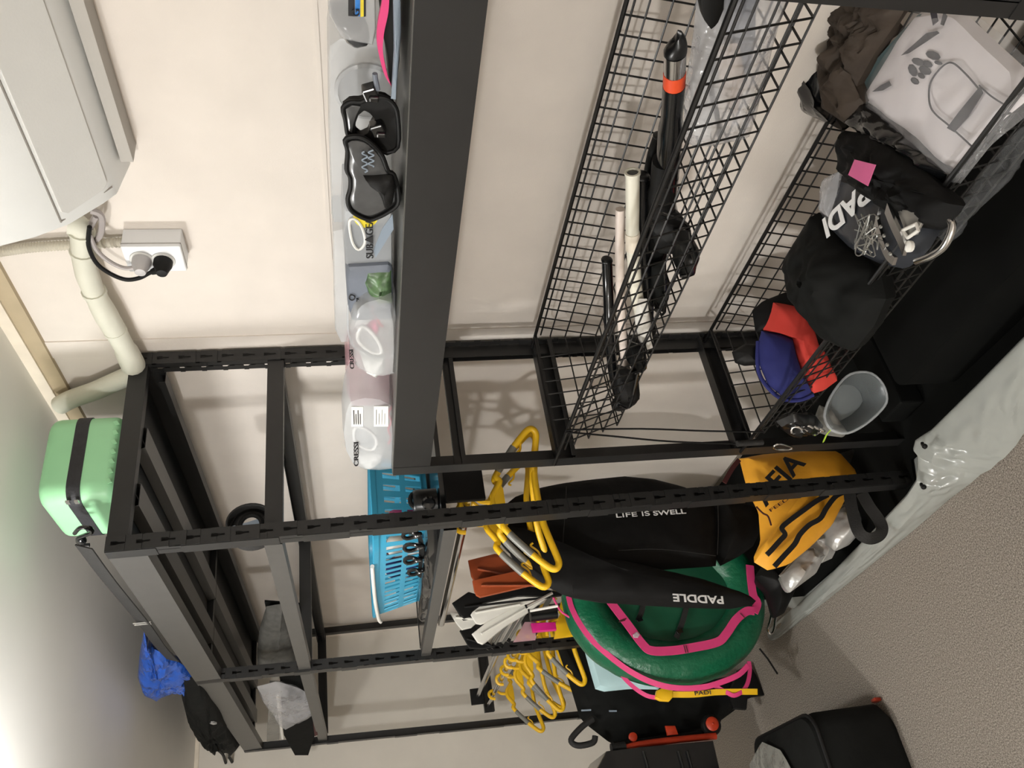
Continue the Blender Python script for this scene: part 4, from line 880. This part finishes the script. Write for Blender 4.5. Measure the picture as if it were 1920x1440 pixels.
# ------------------------------------------------------------------ fins, poles and odd gear in the near bay
def blade(px, x, m, label, cat='fin', d=.012, group='fins standing in the rack'):
    t = thing('fin', at(*px[0], x=x), label, cat, group); P = pl(px, x=x)
    mk('blade', G().prism(P, (-d, 0, 0), .25, .96, 40), m, t)
    c = [P[0].lerp(P[-1], .5), P[len(P) // 2]]; mk('rib', G().tube([c[0].lerp(c[1], .08) + V((.003, 0, 0)), c[0].lerp(c[1], .9) + V((.003, 0, 0))], .0035, 8), m, t)
    return t
blade([(878, 1050), (930, 1037), (962, 1050), (1010, 1075), (1060, 1092), (1058, 1100), (990, 1092), (940, 1082), (888, 1088), (884, 1080)], -.52, 'orangefin', 'upper brown-orange fin blade beside the wetsuit shoulder')
blade([(886, 1088), (930, 1078), (978, 1068), (1010, 1082), (1060, 1098), (1000, 1096), (940, 1110), (896, 1120), (890, 1110)], -.50, 'orangefin', 'lower brown-orange fin blade beneath its twin')
blade([(848, 1130), (880, 1108), (895, 1118), (965, 1096), (1000, 1100), (1060, 1112), (1050, 1118), (975, 1116), (905, 1130), (884, 1146), (874, 1162), (862, 1152)], -.62, 'black', 'black fin blade between orange and white fins')
blade([(879, 1144), (905, 1130), (985, 1110), (1040, 1105), (1040, 1112), (985, 1132), (950, 1146), (905, 1170), (894, 1170), (886, 1158)], -.70, 'whitefin', 'upper white fin blade with ragged tip')
blade([(885, 1188), (910, 1168), (965, 1134), (1030, 1108), (1034, 1114), (985, 1152), (950, 1172), (906, 1208), (896, 1204)], -.72, 'whitefin', 'lower white fin blade leaning over the silver poles')
blade([(844, 1148), (858, 1150), (868, 1164), (888, 1160), (900, 1162), (884, 1176), (866, 1180), (856, 1168)], -.80, 'whitefin', 'small white fin tip behind the black fin')
blade([(862, 1182), (884, 1166), (912, 1200), (925, 1212), (905, 1216), (880, 1214)], -.84, 'black', 'black fin tip below the white fins')
PG = 'silver poles leaning in the rack'
for i, (a, b, x, lb) in enumerate(((  (914, 1218), (966, 1128), -.86, 'silver pole leaning leftmost under the lower white fin'), ((923, 1216), (990, 1105), -.85, 'silver pole second from left under the white fins'),
        ((938, 1214), (1000, 1108), -.84, 'silver pole standing right of the white fins'), ((952, 1204), (1012, 1104), -.82, 'thin silver pole in front of the pink sheet'), ((990, 1146), (1046, 1136), -.6, 'white pole lying nearly upright by pink loop'), ((985, 1138), (1036, 1112), -.58, 'flat silver pole above the white pole'))):
    t = thing('pole', at(*b, x=x), lb, 'pole', PG); mk('shaft', G().tube([at(*a, x=x), at(*b, x=x + .02)], .0042, 10), 'silverrod' if i != 4 else 'white', t)
    mk('end_cap', G().tube([at(*a, x=x), at(*a, x=x).lerp(at(*b, x=x + .02), .06)], .0056, 10), 'black', t)
one('pink_sheet', G().prism(pl([(962, 1204), (984, 1166), (1006, 1166), (1004, 1200)], x=-.93), (-.004, 0, 0), .2, .98), 'pinkclear', 'pale pink sheet behind the silver poles', 'sheet', smooth=False)
one('pink_fin', G().prism(pl([(996, 1168), (1042, 1166), (1044, 1180), (1000, 1184)], x=-.9), (-.02, 0, 0), .2, .9), 'hotpink', 'hot pink strip of gear under the black roll', 'gear')
one('black_roll', G().tube(pl([(994, 1156), (1044, 1150)], x=-.88), .017, 14), 'blackplastic', 'short black roll between white pole and pink strip', 'roll')
yt = thing('whistle_bag', at(1062, 1190, x=-.96), 'yellow flat pouch hanging between the pink loop and post', 'pouch')
mk('pouch_body', G().prism(pl([(1040, 1196), (1042, 1168), (1050, 1152), (1062, 1150), (1082, 1180), (1086, 1190)], x=-.96), (-.02, 0, 0), .2, .9), 'yellow', yt)
mk('hook', tubepx([(1026, 1192), (1026, 1178), (1034, 1164), (1046, 1160)], .006, 8, 4, x=-.95), 'yellow', yt)
mk('strap', G().bar(smooth_path(pl([(1050, 1152), (1056, 1130), (1066, 1118)], x=-.95), 4), (0, .008, .004), (.002, 0, 0)), 'yellow', yt)

# ------------------------------------------------------------------ green float with pink straps
RX, RCY, RCZ = -.74, .024, .372
fl = thing('inflatable_float', (RX, RCY, FZ), 'green inflatable float with pink straps leaning at the rack', 'float')
a_, b_, tr = .202, .258, .070
ang = [i * 2 * math.pi / 72 for i in range(72)]
ringp = [V((RX, RCY + a_ * math.cos(t), RCZ + b_ * math.sin(t))) for t in ang]
vs_ = []
for i, t in enumerate(ang):
    nrm = V((0, math.cos(t) / a_, math.sin(t) / b_)).normalized(); wr = 1 + .05 * noise.noise(ringp[i] * 55) + .03 * noise.noise(ringp[i] * 24)
    vs_.append([ringp[i] + (nrm * math.cos(q * .3927) + V((1, 0, 0)) * math.sin(q * .3927)) * tr * wr for q in range(16)])
g = G(); g.v = [p for l in vs_ for p in l]; g.f = [(i * 16 + j, i * 16 + (j + 1) % 16, ((i + 1) % 72) * 16 + (j + 1) % 16, ((i + 1) % 72) * 16 + j) for i in range(72) for j in range(16)]
mk('tube', g, 'green', fl, sub=1)
mk('cover', G().pillow([V((RX + .03, RCY + a_ * .93 * math.cos(t), RCZ + b_ * .93 * math.sin(t))) for t in ang[::2]], (.012, 0, 0), amp=.008, ns=9, seed=81), 'greencover', fl)
def rp_(px, x): return pl(px, x=x)
mk('pink_strap', ribbon(G(), rp_([(1140, 1122), (1152, 1138), (1178, 1172), (1205, 1208), (1222, 1220), (1260, 1220), (1300, 1214), (1345, 1204), (1362, 1188), (1380, 1162), (1400, 1146), (1414, 1146)], RX + .078), (1, 0, 0), .0125, .0016, 4), 'pink', fl)
mk('pink_strap', ribbon(G(), rp_([(1406, 1060), (1408, 1085), (1412, 1115), (1420, 1130), (1414, 1148)], RX + .07), (1, 0, 0), .0125, .0016, 4), 'pink', fl)
mk('pink_edge_strap', ribbon(G(), rp_([(1066, 1118), (1072, 1140), (1086, 1168), (1108, 1198), (1140, 1228), (1180, 1258), (1224, 1280), (1270, 1290), (1320, 1288), (1360, 1276), (1386, 1264), (1402, 1248)], RX + .05), (1, -.5, 0), .008, .0016, 4), 'pink', fl)
mk('pink_cord', tubepx([(1036, 1116), (1042, 1130), (1052, 1146), (1066, 1156), (1084, 1168)], .0035, 8, 5, x=RX + .02), 'pink', fl)
mk('pink_loop', ribbon(G(), rp_([(1158, 1246), (1168, 1268), (1190, 1290), (1212, 1304), (1230, 1308)], RX + .0), (1, -.5, 0), .006, .0014, 4), 'pink', fl)
mk('pink_loop', ribbon(G(), rp_([(1340, 1286), (1362, 1298), (1376, 1304), (1392, 1296), (1402, 1280), (1406, 1256), (1404, 1240)], RX + .0), (1, -.5, 0), .006, .0014, 4), 'pink', fl)
for L in ([(1288, 1134), (1282, 1158), (1276, 1176), (1268, 1196)], [(1206, 1132), (1202, 1150), (1196, 1164)]):
    mk('black_strap', ribbon(G(), rp_(L, RX + .052), (1, 0, 0), .008, .0018, 4), 'strap', fl)
for a, b in ((1199, 1162), (1274, 1184)): mk('buckle', G().obox(at(a, b, x=RX + .058), (.003, 0, 0), (0, .006, .002), (0, -.002, .009)), 'blackgloss', fl, bevel=.001)
for (a, b), (c, d) in (((1162, 1164), (1174, 1160)), ((1160, 1166), (1172, 1163)), ((1282, 1210), (1286, 1224)), ((1286, 1210), (1290, 1224)), ((1388, 1150), (1396, 1158))):
    mk('stitch', G().tube([at(a, b, x=RX + .081), at(c, d, x=RX + .081)], .0014, 6), 'maroon', fl)
mk('valve_tag', G().pillow(rp_([(1186, 1190), (1194, 1184), (1200, 1190), (1196, 1196), (1188, 1196)], RX + .084), (.003, 0, 0)), 'frost', fl)
cb = pl([(1447, 1138), (1452, 1140), (1454, 1160), (1450, 1184), (1444, 1188), (1440, 1180), (1445, 1160)], x=RX + .03)
mk('carabiner', G().tube(smooth_path(cb, 4, True), .0034, 8, closed=True), 'chrome', fl)
ys = thing('yellow_strap', at(1250, 1300, x=RX - .02), 'yellow printed webbing strap with buckle below the green float', 'strap')
YP = RX - .0
mk('webbing', ribbon(G(), rp_([(1258, 1302), (1300, 1302), (1340, 1298), (1380, 1297), (1420, 1297)], YP), (1, -.4, .2), .0085, .0014, 4), 'yellow', ys)
mk('buckle', G().prism(rp_([(1229, 1308), (1232, 1294), (1240, 1290), (1262, 1293), (1263, 1306), (1256, 1314), (1240, 1313)], YP + .012), (-.018, 0, 0), .25, .9), 'yellow', ys)
text('PADI', ys, 'ink', at(1302, 1304, x=YP + .004), at(1332, 1302, x=YP + .004), at(1300, 1290, x=YP) - at(1300, 1300, x=YP), cap=.011)

# ------------------------------------------------------------------ far bay floor: towel, bags, cart
one('folded_towel', G().pillow(pl([(1094, 1214), (1120, 1206), (1180, 1240), (1240, 1284), (1236, 1293), (1180, 1292), (1132, 1297), (1116, 1292), (1104, 1250)], x=-1.02), (.03, 0, 0), amp=.004, ns=10, seed=85, power=.25), 'lightblue', 'pale blue folded towel between yellow hangers and green float', 'towel')
bb = thing('gear_bag', at(1250, 1340, x=-1.22), 'big black gear bag standing under the yellow hangers', 'bag')
mk('bag_body', G().pillow(pl([(1040, 1200), (1110, 1240), (1120, 1290), (1240, 1296), (1370, 1286), (1412, 1262), (1420, 1290), (1380, 1330), (1350, 1352), (1346, 1376), (1150, 1398), (1088, 1350), (1070, 1290)], x=-1.24), (.09, 0, 0), amp=.016, ns=7, seed=86, rings=9, N=64, power=.3), 'charcoal', bb)
mk('handle', G().tube(smooth_path(pl([(1112, 1348), (1092, 1362), (1072, 1384), (1074, 1394), (1088, 1398), (1112, 1392), (1116, 1380)], x=-1.16), 4), .010, 10), 'strap', bb)
for L in ([(1090, 1332), (1108, 1331)], [(1142, 1333), (1156, 1333)]): mk('zip_glint', G().tube(pl(L, x=-1.145), .003, 6), 'dusk', bb)
ct = thing('trolley', at(1250, 1400, x=-1.2), 'black folding trolley with red cross bar and red wheel hub', 'trolley')
mk('red_bar', G().tube(smooth_path(pl([(1168, 1404), (1200, 1396), (1260, 1388), (1342, 1380)], x=-1.10), 4), .011, 12), 'redbar', ct, label='red-orange cross bar')
mk('bar_end', G().tube(pl([(1146, 1404), (1172, 1400)], x=-1.10), .016, 12), 'strap', ct)
wc = at(1334, 1358, x=-1.10)
mk('wheel', G().lathe(wc + V((-.02, 0, 0)), (1, -.1, 0), [(.001, 0), (.030, 0), (.033, .006), (.033, .02), (.028, .026), (.001, .026)], 26), 'black', ct)
mk('hub', G().lathe(wc + V((.006, 0, 0)), (1, -.1, 0), [(.022, 0), (.022, .004), (.016, .008), (.004, .009), (.001, .012)], 22), 'redbar', ct, label='red wheel hub')
mk('red_knob', G().lathe(at(1186, 1382, x=-1.11), (1, -.1, 0), [(.014, 0), (.014, .008), (.009, .011), (.001, .011)], 18), 'redbar', ct)
mk('red_clip', G().prism(pl([(1246, 1362), (1264, 1362), (1270, 1378), (1250, 1380)], x=-1.11), (.012, 0, 0), .2, .9), 'redbar', ct)
mk('frame', G().tube(pl([(1150, 1396), (1330, 1372)], x=-1.13), .008, 10), 'black', ct)
cr = thing('crate', at(1250, 1440, x=-1.0), 'black ribbed crate at the lower frame edge below red bar', 'crate')
cp = pl([(1138, 1408), (1200, 1400), (1338, 1388), (1350, 1440), (1366, 1560), (1100, 1560), (1120, 1440)], x=-1.06)
mk('crate_body', G().prism(cp, (-.25, 0, 0), .04, .98), 'blackgloss', cr, smooth=False)
for a in (1206, 1272, 1288): mk('rib', G().tube(pl([(a, 1408), (a + 8, 1436), (a + 16, 1520)], x=-1.056), .005, 8), 'blackplastic', cr)
one('paddle_tip', G().prism(pl([(1384, 1256), (1406, 1243), (1420, 1268), (1434, 1303), (1412, 1306), (1402, 1310), (1400, 1330), (1376, 1328), (1368, 1300)], x=at(1434, 1303, z=FZ).x + .0), (-.02, 0, 0), .2, .9), 'black', 'black fin feet sticking out under the green float', 'fin')
one('thin_stick', G().tube(pl([(1424, 1216), (1440, 1236), (1458, 1264)], x=-.80), .003, 8), 'black', 'thin black stick lying on the carpet beside green float', 'stick')

# ------------------------------------------------------------------ tarp tray and the suitcase
TL = [(1.12, .03, .045)] + [tuple(at(p, q, y=c)) for p, q, c in ((1920, 636, .03), (1830, 728, .03), (1745, 812, .03), (1728, 822, .03), (1716, 830, .03), (1712, 846, .015), (1720, 856, .0), (1720, 880, -.02), (1718, 904, -.045), (1700, 932, -.055), (1640, 996, -.06), (1560, 1080, -.07), (1462, 1178, -.085), (1440, 1196, -.09))]
TB = [(1.12, -.06, FZ + .002)] + [tuple(at(a, b, z=FZ + .002)) for a, b in ((1920, 812), (1906, 834), (1884, 858), (1872, 866), (1858, 880), (1846, 886), (1838, 890), (1834, 894), (1820, 906), (1780, 936), (1716, 992), (1620, 1070), (1482, 1180), (1460, 1196))]
def even(P, k=8): return [V(a).lerp(V(b), j / k) for a, b in zip(P, P[1:]) for j in range(k)] + [V(P[-1])]
tp_ = even(TL); bt = even(TB); rows = []
for k in range(15):
    f = k / 14; row = []
    for i, (p, q) in enumerate(zip(tp_, bt)):
        r = V(p).lerp(V(q), f); h = math.sin(f * math.pi)
        r += V((0, -.004 * h, .005 * h)) + V((0, -1, .8)).normalized() * (h * .010 * abs(noise.noise(V((r.x * 13, f * 2.2, 3)))) + h * .018 * abs(noise.noise(V((r.x * 26 + f * 6, f * 5, 9)))))
        row.append(r)
    rows.append(row)
inner = [V(p) + V((0, .012, -.002)) for p in tp_]; inner2 = [V((p.x, p.y + .02, FZ + .003)) for p in tp_]
tarp = thing('tarp_tray', (.2, .1, FZ), 'grey plastic tarp folded up as a tray along the rack feet', 'tarp')
mk('folded_edge', G().loft([inner2, inner] + rows, cap=False, closed=False), 'tarp', tarp, sub=1)
mk('floor_sheet', G().prism([(-.7, -.065, FZ + .001), (.03, -.04, FZ + .001), (.07, .04, FZ + .001), (1.12, .04, FZ + .001), (1.12, .475, FZ + .001), (-1.0, .475, FZ + .001), (-1.0, .05, FZ + .001)], (0, 0, .004), .2, .999), 'tarp', tarp, smooth=False)
for a, b in ((1731, 832), (1729, 908)):
    c = at(a, b, y=.008 if b < 850 else -.064); mk('hook', G().tube(smooth_path([c + V((-.012, -.004, -.010)), c + V((0, -.006, 0)), c + V((.006, -.006, .008)), c + V((.012, -.004, .012))], 4), .0035, 8), 'black', tarp)
    mk('hook_ball', G().ell(c + V((.003, -.008, .002)), (.006, 0, 0), (0, .006, 0), (0, 0, .006)), 'black', tarp)
sc_ = thing('duffel_bag', (-.62, -.62, FZ), 'black duffel bag with grey plastic on top, standing on the carpet', 'bag')
def rr2(x0, x1, y0, y1, z, r):
    return rrect(x0, x1, y0, y1, z, r, 5)
X0_, X1_, Y0_, Y1_ = -.80, -.405, -.95, -.405
mk('bag_body', G().loft([rr2(X0_ + .02, X1_ - .02, Y0_ + .02, Y1_ - .02, FZ + .001, .05), rr2(X0_, X1_, Y0_, Y1_, FZ + .03, .05), rr2(X0_ - .0, X1_ - .0, Y0_, Y1_, FZ + .20, .05), rr2(X0_ + .012, X1_ - .012, Y0_ + .01, Y1_ - .01, FZ + .235, .05), rr2(X0_ + .05, X1_ - .05, Y0_ + .05, Y1_ - .05, FZ + .25, .05)]), 'charcoal', sc_)
mk('piping', G().tube(rr2(X0_ + .004, X1_ - .004, Y0_ + .004, Y1_ - .004, FZ + .225, .05), .005, 8, closed=True), 'black', sc_)
mk('red_tab', G().prism([at(a, b, y=Y1_ + .012) for a, b in ((1632, 1312), (1640, 1307), (1662, 1308), (1668, 1314), (1650, 1316))], (0, -.008, 0), .2, .9), 'redbar', sc_)
one('grey_plastic_sheet', G().pillow([V((x, y, FZ + .262)) for x, y in ((-.78, -.47), (-.66, -.43), (-.56, -.47), (-.50, -.60), (-.47, -.75), (-.50, -.92), (-.78, -.92), (-.79, -.7))], (0, 0, .012), amp=.012, ns=12, seed=91), 'greyfilm', 'crumpled grey plastic lying on the black duffel bag', 'sheet')

one('clear_bag', pile([(1752, 436), (1800, 384), (1862, 300), (1925, 232), (1940, 270), (1880, 350), (1812, 415), (1776, 462)], .33, .012, 0, amp=.01, ns=20, seed=95), M['wrapclear'], 'clear plastic bag pressed against the lower basket front', 'bag')
